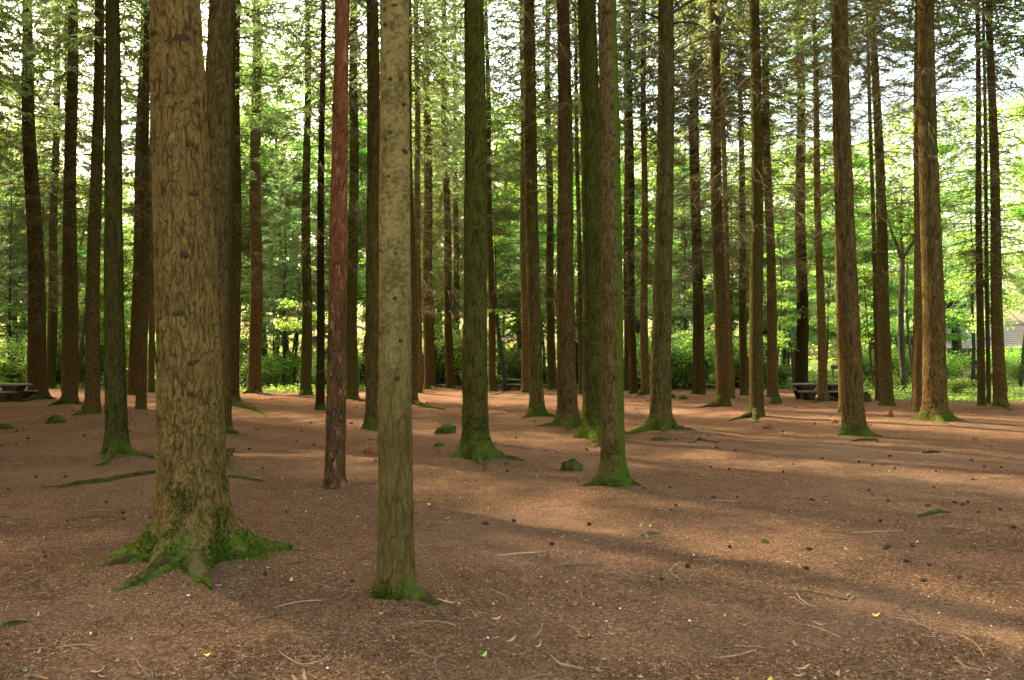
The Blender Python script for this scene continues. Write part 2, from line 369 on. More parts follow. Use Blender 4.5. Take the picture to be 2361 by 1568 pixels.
# ------------------------------------------------------------------ the conifers, measured in the photo
# foot x, foot y, x at the top edge, width low, width at the top edge, bark, crown start, first dead branch, label
TREES = {
 'a1': (88, 921, 56, 39, 20, 'brown', 10.5, 3.6, 'dark red-brown conifer beside the picnic table at the far left'),
 'a2': (116, 896, 134, 21, 11, 'green', 10, 4.2, 'pale green slender conifer with ivy at its foot, behind the leftmost trunks'),
 'a3': (161, 932, 168, 33, 20, 'brown', 11, 4.6, 'conifer with bright moss fan at its foot, third trunk from the left edge'),
 'a3b': (146, 902, 156, 9, 6, 'brown', 10, 4.5, 'very thin trunk half hidden behind the third trunk from the left'),
 'a4': (213, 957, 231, 32, 19, 'brown', 11, 5.2, 'dark brown conifer leaning right with one long mossy root to its left'),
 'a5': (269, 1053, 256, 45, 30, 'greenf', 12, 9.0, 'smooth grey-green conifer with pale root, left of the thickest trunk'),
 'a6': (307, 911, 329, 23, 13, 'brown', 10.5, 4.4, 'brown conifer of the close pair left of the thickest trunk, the farther one'),
 'a6b': (325, 947, 340, 22, 14, 'brown', 11, 5.0, 'slim brown conifer of the close pair left of the thickest trunk, the nearer one'),
 'a6c': (349, 905, 351, 14, 10, 'tan', 10, 4.5, 'yellowish sunlit conifer peeping out behind the left edge of the thickest trunk'),
 'a7': (448, 1290, 414, 144, 110, 'big', 12.5, 11.0, 'thickest foreground conifer with furrowed bark and a wide mossy root flare'),
 'a8': (482, 1074, 515, 68, 57, 'brownf', 12, 8.5, 'reddish conifer standing close behind the right side of the thickest trunk'),
 'a9b': (512, 1004, 527, 38, 28, 'olive', 11.5, 8.0, 'conifer almost hidden behind the thickest trunk, showing a mossy foot at its right'),
 'a9': (536, 930, 543, 29, 19, 'brown', 11, 5.0, 'dark conifer with a bare thick root arching out to the right'),
 'a10': (587, 908, 589, 29, 19, 'tan', 10.5, 4.0, 'tan conifer standing alone in the gap right of the thickest trunk'),
 'a11': (705, 912, 709, 25, 11, 'green', 10.5, 4.0, 'olive conifer with a sunlit yellow left edge and mossy foot'),
 'a12': (738, 950, 746, 19, 10, 'dark', 11, 5.2, 'almost black slender conifer beside the red pine'),
 'a13': (772, 1132, 794, 44, 33, 'redpine', 12, 9.5, 'red-barked pine with flaky orange upper trunk and broken stubs'),
 'a14': (812, 923, 818, 27, 17, 'green', 10.5, 5.5, 'greenish conifer with gnarled mossy foot just right of the red pine'),
 'a15': (862, 996, 857, 37, 27, 'olivef', 11.5, 8.0, 'olive conifer partly hidden behind the left edge of the grey-tan trunk'),
 'a16': (914, 1377, 902, 77, 67, 'smooth', 12.5, 12.0, 'nearest conifer, a straight grey-tan trunk with patchy bark'),
 'a17': (947, 934, 936, 30, 18, 'brown', 11, 6.0, 'red-brown conifer just right of the grey-tan trunk with a long bare root'),
 'a18': (965, 908, 961, 17, 11, 'tan', 10.5, 3.8, 'thin sunlit tan conifer between two red-brown ones right of the grey-tan trunk'),
 'a19': (991, 899, 985, 25, 13, 'brown', 10.5, 4.0, 'red-brown conifer with mossy foot in the middle distance left of the dark stems'),
 'a20': (1038, 897, 1022, 19, 12, 'olive', 10, 3.8, 'olive conifer leaning left, the thicker one of two standing left of the mossy trunk'),
 'a21': (1053, 891, 1047, 14, 9, 'olive', 10, 3.8, 'thin dark conifer close behind the left side of the mossy green trunk'),
 'a22': (1096, 1060, 1088, 58, 46, 'mossy', 12, 8.0, 'thick conifer covered in green moss near the middle of the picture'),
 'a23': (1135, 903, 1120, 17, 8, 'olive', 10.5, 4.0, 'slim brown conifer beside the far central picnic table, to its left'),
 'a24': (1211, 905, 1204, 18, 10, 'tan', 10.5, 4.5, 'thin yellow sunlit conifer at the right end of the far central picnic table'),
 'a25': (1238, 963, 1219, 32, 27, 'olivef', 11, 6.0, 'olive-brown conifer with long bare boughs, first trunk right of the central picnic table'),
 'a26': (1273, 900, 1262, 20, 11, 'olive', 10.5, 4.0, 'slim olive conifer farther back between two thick brown trunks at the centre'),
 'a27': (1309, 987, 1297, 45, 28, 'brownf', 11.5, 7.5, 'reddish scaly conifer with spreading roots, left of the mossy twin trunks'),
 'a28': (1340, 910, 1324, 12, 6, 'olive', 10, 4.5, 'very thin conifer in the gap left of the mossy twin trunks'),
 'a29': (1369, 1012, 1353, 50, 44, 'mossy', 12, 9.0, 'dark green mossy conifer, the farther of the overlapping twin trunks'),
 'a30': (1414, 1129, 1401, 53, 43, 'halfmoss', 12, 9.5, 'conifer brown on one side and green with moss on the other, nearer of the twins'),
 'a31': (1446, 901, 1444, 13, 10, 'olive', 10, 3.8, 'thin dark conifer just right of the overlapping twin trunks, farther back'),
 'a31b': (1461, 910, 1451, 17, 11, 'olive', 10.5, 4.2, 'slim brown conifer just left of the pale pinkish one'),
 'a32': (1487, 912, 1484, 19, 10, 'tan', 10.5, 4.0, 'pale pinkish tan conifer between the twin trunks and the one with splayed roots'),
 'a33': (1523, 995, 1534, 46, 35, 'olivef', 11.5, 7.5, 'conifer with wide splayed mossy roots on both sides, right of centre'),
 'a34': (1608, 912, 1590, 20, 11, 'olive', 10.5, 4.2, 'olive conifer with a thinner twin touching its right side'),
 'a34b': (1620, 913, 1600, 12, 7, 'olive', 10, 4.2, 'thin conifer touching the right side of a thicker olive one'),
 'a35': (1667, 940, 1645, 30, 20, 'brown', 11, 5.0, 'red-brown conifer with sunlit left edge and mossy root to its left'),
 'a36': (1688, 921, 1658, 13, 9, 'tan', 10.5, 4.5, 'thin tan conifer slanting behind the red-brown one with the sunlit edge'),
 'a37': (1716, 912, 1706, 18, 9, 'olive', 10.5, 4.5, 'slim olive conifer standing alone between two pairs right of centre'),
 'a38': (1745, 962, 1740, 31, 22, 'olive', 11, 5.5, 'dark brown conifer with a thin root trailing left, before a tan one'),
 'a39': (1782, 917, 1759, 23, 13, 'tan', 10.5, 4.5, 'tan-green conifer slanting out from behind the dark brown one with trailing root'),
 'a40': (1848, 902, 1843, 28, 15, 'dark', 10.5, 4.0, 'dark green conifer behind the picnic table on the right'),
 'a41': (1898, 926, 1876, 20, 9, 'tan', 10.5, 4.3, 'pale slender conifer in front of the picnic table on the right'),
 'a42': (1968, 1004, 1936, 48, 35, 'brownf', 11.5, 8.0, 'thick brown conifer right of the picnic table on the right'),
 'a42b': (1946, 946, 1926, 22, 14, 'tan', 11, 6.0, 'conifer hidden behind the thick brown one, showing a gnarled sunlit foot'),
 'a43': (2045, 938, 2013, 29, 13, 'olive', 11, 4.6, 'brown conifer slanting left, left of the slim dark broadleaf tree'),
 'a43b': (2024, 925, 1998, 10, 7, 'olive', 10.5, 4.6, 'thin trunk hugging the left side of a slanting brown conifer'),
 'a45': (2118, 954, 2118, 29, 17, 'tan', 11, 6.0, 'sunlit conifer half hidden behind the thick trunk with a lit mossy foot'),
 'a46': (2156, 974, 2135, 50, 33, 'brownf', 11.5, 7.0, 'thick conifer at the right with sunlit left side and gnarled mossy foot'),
 'a48': (2263, 938, 2254, 16, 9, 'olive', 10.5, 4.3, 'slim conifer, left one of the group near the right edge'),
 'a49': (2280, 932, 2268, 9, 6, 'green', 10.5, 4.3, 'thinnest conifer in the middle of the group near the right edge'),
 'a50': (2306, 941, 2281, 26, 13, 'brown', 10.5, 4.3, 'thickest conifer of the group near the right edge'),
}
# roots seen at the feet: tree, (end x, end y), thickness
ROOTS = [('a7', (188, 1322), .12), ('a7', (150, 1292), .05), ('a7', (275, 1372), .13), ('a7', (470, 1362), .14), ('a7', (672, 1268), .12), ('a7', (600, 1295), .09),
 ('a5', (222, 1076), .09), ('a5', (372, 1062), .06), ('a9', (606, 963), .14), ('a9b', (553, 1006), .08), ('a17', (1028, 945), .10), ('a22', (1210, 1064), .12),
 ('a22', (1040, 1060), .09), ('a22', (1112, 1076), .10), ('a25', (1198, 966), .09), ('a25', (1286, 964), .10), ('a27', (1232, 986), .11), ('a27', (1348, 986), .11),
 ('a27', (1312, 997), .10), ('a29', (1322, 1012), .10), ('a29', (1376, 1032), .11), ('a30', (1340, 1132), .08), ('a30', (1476, 1127), .08), ('a33', (1440, 999), .13),
 ('a33', (1604, 998), .14), ('a33', (1536, 1002), .11), ('a35', (1606, 944), .12), ('a38', (1668, 969), .07), ('a38', (1734, 974), .09), ('a42', (2034, 1009), .10),
 ('a42', (1930, 1006), .08), ('a46', (2096, 973), .10), ('a46', (2222, 975), .13), ('a46', (2184, 983), .10), ('a4', (164, 960), .12), ('a3', (112, 936), .13),
 ('a3', (192, 934), .12), ('a1', (42, 927), .14), ('a1', (128, 922), .12), ('a16', (1008, 1397), .06), ('a16', (872, 1380), .04), ('a10', (612, 911), .14), ('a10', (560, 909), .12),
 ('a14', (842, 926), .12), ('a50', (2338, 949), .09), ('a41', (1866, 930), .11), ('a41', (1936, 926), .10), ('a11', (690, 914), .11), ('a19', (1010, 901), .14), ('a42b', (1930, 952), .10),
 ('a32', (1466, 914), .12), ('a6', (352, 914), .10), ('a8', (536, 1086), .08)]

class T: pass
INFO = {}
for k, (xb, yb, xt, wb, wt, mat, zc, zd, lab) in TREES.items():
    t = T(); b = ground_at(xb, yb); t.key = k; t.Y = b[1]; t.base = b
    top = at_depth(xt, 0, b[1]); t.ztop = top[2]
    ax = top - b; t.axis = Vector(ax).normalized()
    low = at_depth(xb, yb, b[1])
    t.r1 = 0.5 * wb * b[1] / F_PX; t.r2 = 0.5 * wt * b[1] / F_PX
    t.mat, t.zc, t.zd, t.label, t.px = mat, zc, zd, lab, (xb, yb, xt, wb, wt)
    t.Lt = float(np.linalg.norm(ax)); t.q = t.axis.to_track_quat('Z', 'Y')
    # keep the trunk frame aligned with the world axes
    t.q = Vector((0, 0, 1)).rotation_difference(t.axis)
    INFO[k] = t
    MOUNDS.append((b[0], b[1], 0.35 + 2.2 * t.r1, 0.05 + 0.10 * t.r1))

FINE = {'a7': (210, 390), 'a16': (130, 360), 'a13': (100, 280), 'a22': (100, 270), 'a29': (90, 240), 'a30': (110, 320), 'a5': (90, 260), 'a8': (100, 240),
        'a27': (84, 240), 'a33': (84, 240), 'a42': (84, 240), 'a46': (84, 230), 'a25': (64, 200), 'a15': (64, 200)}

def radius_profile(t, z):
    """taper from the measured low and high widths, flare at the foot, thin tip"""
    H = t.H
    r = t.r1 + (t.r2 - t.r1) * (z - 1.3) / max(t.Lt - 1.3, 1.0)
    slope_end = t.r2
    above = z > t.Lt
    r = np.where(above, t.r2 * np.clip((H - z) / max(H - t.Lt, 0.1), 0.0, 1) ** 0.9 + 0.012, r)
    return np.maximum(r, 0.012)

def make_trunk(t, seed):
    fine = t.key in FINE
    t.H = max(t.Lt + 6.0, rng.uniform(23, 28))
    if fine:
        nt, nz = FINE[t.key]
        z = np.concatenate([[-0.25, -0.12, -0.06], -0.03 + 1.23 * np.linspace(0, 1, int(nz * 0.36)) ** 1.7, np.linspace(1.2, t.Lt + 0.6, int(nz * 0.64))[1:], np.linspace(t.Lt + 0.6, t.H, 10)[1:]])
    else:
        nt = 18; z = np.concatenate([np.linspace(-0.25, 1.4, 14), np.linspace(1.4, t.Lt + 0.6, 46)[1:], np.linspace(t.Lt + 0.6, t.H, 8)[1:]])
    th = np.arange(nt) * 2 * math.pi / nt
    Z, TH = np.meshgrid(z, th, indexing='ij')
    r = radius_profile(t, Z)
    lobes = np.zeros_like(Z); angs = [a for a in t.rootang]
    ext = np.random.default_rng(seed).uniform(0, 2 * math.pi, 3)
    ridge = np.zeros_like(Z); zz = np.maximum(Z, -0.02)
    for a in list(angs) + list(ext):
        w = 0.55 if a in angs else 0.35
        d = np.abs((TH - a + math.pi) % (2 * math.pi) - math.pi)
        lobes += (0.75 if a in angs else 0.5) * np.exp(-(d / w) ** 2)
        if a in angs and fine:
            Lr = t.rootlen[angs.index(a)]; wz = 0.17 + 0.55 * np.clip(zz / 0.5, 0, 1)
            ridge = np.maximum(ridge, 0.42 * max(Lr - t.r1, 0) * np.exp(-(d / wz) ** 2) * np.exp(-zz / 0.10))
    ridge = np.minimum(ridge, 1.6 * t.r1 + 0.12)
    k = 0.12 if t.mat == 'smooth' else 0.20 if t.mat == 'redpine' else 0.30
    r = r + t.r1 * (0.7 * k * np.exp(-zz / 0.16) + (0.20 + k * 0.9) * lobes * np.exp(-zz / (0.17 + 0.16 * k)))
    r = r + ridge
    P = np.stack([np.cos(TH) * r, np.sin(TH) * r, Z], -1).reshape(-1, 3)
    # lumps and whorl swellings
    lump = (fbm(P * np.array([3.5, 3.5, 1.2]) + seed, 3, seed) - 0.5) * 0.16
    wh = 0.018 * np.maximum(0, np.cos(P[:, 2] * 2 * math.pi / 0.52 + seed)) ** 6
    if t.mat == 'redpine': lump *= 1.5
    # gentle crook in the stem
    cx = (0.10 if fine else 0.16) * t.r1 * (np.sin(P[:, 2] * 0.55 + seed) - math.sin(seed)) * np.clip(P[:, 2] / 3, 0, 1)
    attrs = None
    rr = r.reshape(-1)
    rad = np.stack([np.cos(TH), np.sin(TH), np.zeros_like(TH)], -1).reshape(-1, 3)
    disp = np.minimum(rr, t.r1 * 1.5) * (lump + wh)
    if fine:
        spec = {'big': (0.030, 0.115, 0.015), 'smooth': (0.030, 0.20, 0.006), 'redpine': (0.040, 0.20, 0.010), 'mossy': (0.04, 0.18, 0.009),
                'halfmoss': (0.028, 0.10, 0.006)}.get(t.mat, (0.040, 0.20, 0.012))
        cw, ch, amp = spec
        wv = np.stack([fbm(P * np.array([7, 7, 3.0]), 3, seed + 9), fbm(P * np.array([7, 7, 3.0]) + 40, 3, seed + 11), fbm(P * np.array([5, 5, 3.0]) + 80, 2, seed + 13)], 1) - 0.5
        q = P / np.array([cw, cw, ch]) + wv * np.array([2.4, 2.4, 2.6])
        # interlacing vertical furrows: the zero lines of two stretched noises
        f = sstep(0.0, 0.11, np.abs(vnoise(q, seed) - 0.5)) * (0.35 + 0.65 * sstep(0.0, 0.16, np.abs(vnoise(q * np.array([1.9, 1.9, 2.4]) + 31, seed + 5) - 0.5)))
        f = f * (0.70 + 0.30 * sstep(0.3, 0.65, fbm(P * np.array([90, 90, 38.0]), 3, seed + 21)))
        idv = sstep(0.25, 0.75, fbm(P * np.array([12, 12, 7.0]) + 7, 3, seed + 23))
        if t.mat == 'smooth':      # furrowed low down, nearly smooth with pale flecks higher up
            up = sstep(0.9, 2.4, P[:, 2]); f2 = 0.6 * fbm(P * np.array([34, 34, 60.0]), 3, seed + 3) + 0.4 * fbm(P * np.array([9, 9, 6.0]), 3, seed + 4)
            flat = (0.22 + 0.78 * sstep(0.37, 0.61, f2)) * (0.75 + 0.25 * f)
            disp = disp + amp * 1.6 * (f * (0.6 + 0.4 * idv) * (1 - up) + 0.35 * flat * up)
            f = f * (0.65 + 0.35 * idv) * (1 - up) + flat * up
        else:
            if t.mat == 'redpine':  # scales that flake off higher up
                up = sstep(1.6, 3.4, P[:, 2]); f = f * (1 - up * 0.3) + up * 0.3
            disp = disp + amp * f * (0.55 + 0.45 * idv)
            f = f * (0.62 + 0.38 * idv)
        disp = disp - amp * 0.75
        attrs = {'furrow': np.clip(f, 0, 1)}
    P = P + rad * disp[:, None]
    P[:, 0] += cx
    i = np.arange(len(z) - 1)[:, None] * nt; j = np.arange(nt)[None, :]; j2 = (j + 1) % nt
    q = np.stack([i + j, i + j2, i + nt + j2, i + nt + j], -1).reshape(-1, 4)
    t.P, t.N = P, rad
    mb = MB(); mb.add(P, q)
    t.crook = lambda zq: (0.10 if fine else 0.16) * t.r1 * (math.sin(zq * 0.55 + seed) - math.sin(seed)) * min(max(zq / 3, 0), 1)
    return mb.mesh('trunk', True, attrs)

# ---- shared branch sets
def dead_set(seed, H=9.0):
    r = np.random.default_rng(seed); mb = MB(); z = 0.1
    while z < H:
        n = r.integers(3, 6); a0 = r.uniform(0, 6.28)
        for k in range(n):
            a = a0 + k * 2 * math.pi / n + r.uniform(-0.5, 0.5)
            L = r.uniform(1.0, 3.4) * (0.65 + 0.5 * min(z / 4, 1)); zz = z + r.uniform(-0.08, 0.08)
            if r.random() < 0.15: L *= 0.25
            up = r.uniform(-0.05, 0.40); droop = r.uniform(0.15, 0.65)
            s = np.linspace(0, 1, 7); bend = r.uniform(-0.25, 0.25)
            dx = L * s; dz = L * (up * s - droop * s ** 2 + 0.05 * r.uniform(-1, 1) * np.sin(5 * s)); dy = L * bend * s ** 2
            pts = np.stack([np.cos(a) * dx - np.sin(a) * dy, np.sin(a) * dx + np.cos(a) * dy, zz + dz], 1)
            mb.tube(pts, np.linspace(0.019, 0.004, 7) * r.uniform(0.7, 1.3), 3, False)
            nt = int(L * r.uniform(4, 9))
            for m in range(nt):
                u = r.uniform(0.25, 1.0); ii = min(int(u * 6), 5); w = u * 6 - ii
                p = pts[ii] * (1 - w) + pts[ii + 1] * w
                d = pts[ii + 1] - pts[ii]; d = d / np.linalg.norm(d)
                side = np.cross(d, [0, 0, 1]) * (1 if m % 2 else -1)
                dirv = d * r.uniform(0.5, 1.1) + side * r.uniform(0.3, 1.0) + np.array([0, 0, r.uniform(-0.75, 0.15)])
                dirv /= np.linalg.norm(dirv); tl = r.uniform(0.25, 0.95) * (1.15 - u * 0.5)
                mid = p + dirv * tl * 0.5 + np.array([0, 0, r.uniform(-.04, .05)])
                e = p + dirv * tl + np.array([0, 0, -0.22 * tl])
                mb.tube([p, mid, e], [0.0055, 0.0045, 0.0025], 3, False)
                for _ in range(r.integers(1, 5)):
                    v = r.uniform(0.3, 1); b = p + (e - p) * v
                    dd = dirv + r.normal(0, 0.5, 3); dd /= np.linalg.norm(dd)
                    mb.tube([b, b + dd * r.uniform(0.12, 0.4)], [0.0035, 0.002], 3, False)
        z += r.uniform(0.34, 0.58)
    return mb.mesh('dead_branches', False)

def crown_set(seed, H=15.0, R=3.3, dens=1.15, size=1.1):
    r = np.random.default_rng(seed); wood = MB(); C, A, S, Ls, Ws = [], [], [], [], []
    z = 0.0
    while z < H - 0.3:
        fz = z / H; n = r.integers(4, 7); a0 = r.uniform(0, 6.28)
        Lm = R * (1 - fz) ** 0.75 * (0.75 + 0.35 * min(fz * 6, 1)) + 0.25
        for k in range(n):
            a = a0 + k * 6.283 / n + r.uniform(-0.35, 0.35); L = Lm * r.uniform(0.6, 1.15)
            up = r.uniform(-0.05, 0.25) + 0.3 * fz; droop = r.uniform(0.2, 0.5) * (1 - fz)
            s = np.linspace(0, 1, 6); bend = r.uniform(-0.2, 0.2)
            dx = L * s; dz = L * (up * s - droop * s ** 2); dy = L * bend * s ** 2
            pts = np.stack([np.cos(a) * dx - np.sin(a) * dy, np.sin(a) * dx + np.cos(a) * dy, z + dz + r.uniform(-.1, .1)], 1)
            wood.tube(pts, np.linspace(0.022, 0.005, 6), 3, False)
            m = int(L * 17 * dens)
            u = r.uniform(0.12 if fz > 0.15 else 0.35, 1.0, m); ii = np.minimum((u * 5).astype(int), 4); w = (u * 5 - ii)[:, None]
            p = pts[ii] * (1 - w) + pts[ii + 1] * w
            d = pts[ii + 1] - pts[ii]; d /= np.linalg.norm(d, axis=1)[:, None]
            side = np.cross(d, [0, 0, 1.0]); side /= np.linalg.norm(side, axis=1)[:, None]; sg = np.where(r.random(m) < 0.5, 1, -1)[:, None]
            dirv = d * r.uniform(0.3, 1.0, m)[:, None] + side * sg * r.uniform(0.3, 1.0, m)[:, None]
            dirv[:, 2] += r.uniform(-0.75, 0.15, m)
            dirv /= np.linalg.norm(dirv, axis=1)[:, None]
            tl = r.uniform(0.16, 0.42, m) * (1.2 - 0.5 * u) * size
            wid = np.cross(dirv, r.normal(0, 1, (m, 3))); wid /= np.linalg.norm(wid, axis=1)[:, None]
            C.append(p + dirv * tl[:, None] * 0.5); A.append(dirv); S.append(wid); Ls.append(tl); Ws.append(r.uniform(0.045, 0.085, m) * size)
            # second order sprays
            m2 = int(m * 0.9); idx = r.integers(0, m, m2)
            b = p[idx] + dirv[idx] * tl[idx][:, None] * r.uniform(0.3, 1, m2)[:, None]
            d2 = dirv[idx] + r.normal(0, 0.55, (m2, 3)); d2[:, 2] -= 0.3; d2 /= np.linalg.norm(d2, axis=1)[:, None]
            w2 = np.cross(d2, r.normal(0, 1, (m2, 3))); w2 /= np.linalg.norm(w2, axis=1)[:, None]
            t2 = r.uniform(0.1, 0.28, m2) * size
            C.append(b + d2 * t2[:, None] * 0.5); A.append(d2); S.append(w2); Ls.append(t2); Ws.append(r.uniform(0.035, 0.065, m2) * size)
        z += r.uniform(0.32, 0.5)
    lf = MB(); lf.leaves(np.vstack(C), np.vstack(A), np.vstack(S), np.concatenate(Ls), np.concatenate(Ws))
    return wood.mesh('crown_branches', False), lf.mesh('crown', False)

DEAD = [dead_set(100 + i) for i in range(5)]
for d in DEAD: d.materials.append(M['deadwood'])
CROWN = [crown_set(200 + i, 15.0, 3.2, 0.95, 0.95) for i in range(3)] + [crown_set(210 + i, 15.0, 3.2, 1.2, 0.88) for i in range(3)]
CROWN.append(crown_set(220, 15.0, 3.6, 1.2, 1.1)); CROWN.append(crown_set(221, 15.0, 2.9, 0.5, 0.9))  # dense and thinned crowns for the unseen shade conifers
for w, l in CROWN: w.materials.append(M['deadwood']); l.materials.append(M['needles'])

def knot_mesh(brow):
    mb = MB(); n = 8; v = []; 
    for k, (rr, h) in enumerate(((1.0, -0.05), (0.72, 0.22), (0.38, 0.36), (0.18, 0.20))):
        for i in range(n):
            a = i * 2 * math.pi / n
            v.append((rr * math.cos(a), rr * math.sin(a) * (1.25 if math.sin(a) > 0 else 0.8), h))
    q = [[k * n + i, k * n + (i + 1) % n, (k + 1) * n + (i + 1) % n, (k + 1) * n + i] for k in range(3) for i in range(n)]
    v.append((0, 0, 0.12)); t = [[3 * n + i, 3 * n + (i + 1) % n, 4 * n] for i in range(n)]
    mb.add(v, q, t)
    # the brow: a raised bent ridge over the scar
    s = np.linspace(-1, 1, 7)
    if brow: mb.tube(np.stack([s * 2.3, 1.5 - 1.9 * np.abs(s) ** 1.3, -0.05 - 0.12 * np.abs(s)], 1), 0.20 * (1.05 - np.abs(s) * 0.8), 4)
    return mb.mesh('knot', True)
KNOT = knot_mesh(False); KNOT.materials.append(M['knot']); pass
STUB = MB(); STUB.tube([(0, 0, 0), (.025, .002, .004), (.06, -.003, .016), (.085, 0, .02)], [.011, .008, .0065, .004], 6); STUB = STUB.mesh('stub'); STUB.materials.append(M['knot'])
def small_knots(t, r):
    """one joined mesh of the knots of a far trunk"""
    mb = MB(); z = 1.0 + r.uniform(0, 0.4)
    base = np.array([[math.cos(a) * k, math.sin(a) * k * (1.3 if math.sin(a) > 0 else .8), h] for k, h in ((1.0, -.1), (.6, .32)) for a in np.arange(6) * math.pi / 3] + [[0, 0, .2]])
    fq = [[i, (i + 1) % 6, 6 + (i + 1) % 6, 6 + i] for i in range(6)] + [[6 + i, 6 + (i + 1) % 6, 12] for i in range(6)]
    while z < min(t.Lt, t.zd + 6):
        for _ in range(r.integers(3, 6)):
            a = r.uniform(0, 6.28); rr = float(radius_profile(t, np.array([z]))[0]); s = r.uniform(0.018, 0.042) * (1 if t.r1 > .12 else .6)
            zz = z + r.uniform(-0.06, 0.06)
            n = np.array([math.cos(a), math.sin(a), 0]); side = np.array([-math.sin(a), math.cos(a), 0])
            v = base[:, 0:1] * s * side + base[:, 1:2] * s * np.array([0, 0, 1.0]) + (base[:, 2:3] * s * 1.3 + rr * 0.99) * n
            v[:, 2] += zz; v[:, 0] += t.crook(zz)
            mb.add(v, [f for f in fq if len(f) == 4], [f for f in fq if len(f) == 3])
            if z > 1.6 and r.random() < 0.45:
                sl = r.uniform(.06, .30); p0 = n * rr * .95 + np.array([t.crook(zz), 0, zz]); p1 = p0 + n * sl + np.array([0, 0, r.uniform(-.06, .08)]) + side * r.uniform(-.05, .05)
                mb.tube([p0, (p0 + p1) / 2 + np.array([0, 0, .01]), p1], [.011, .008, .005], 4)
        z += r.uniform(0.42, 0.62)
    return mb.mesh('knots', True)

KNOTS_PX = {'a7': [(445, 85), (421, 108), (450, 246), (432, 265), (435, 345), (447, 457), (367, 244), (395, 377), (426, 596), (415, 728), (446, 837), (367, 585), (362, 831), (358, 95), (440, 905)],
            'a16': [(909, 28), (887, 35), (900, 195), (924, 193), (888, 70), (900, 316), (889, 329), (896, 415), (878, 581), (911, 589), (911, 691), (871, 769), (924, 787), (874, 809), (916, 873), (930, 250), (933, 356)],
            'a13': [(804, 96), (782, 290), (790, 307), (798, 312), (775, 340), (783, 443), (779, 610), (800, 605), (776, 700), (792, 700), (772, 810)]}

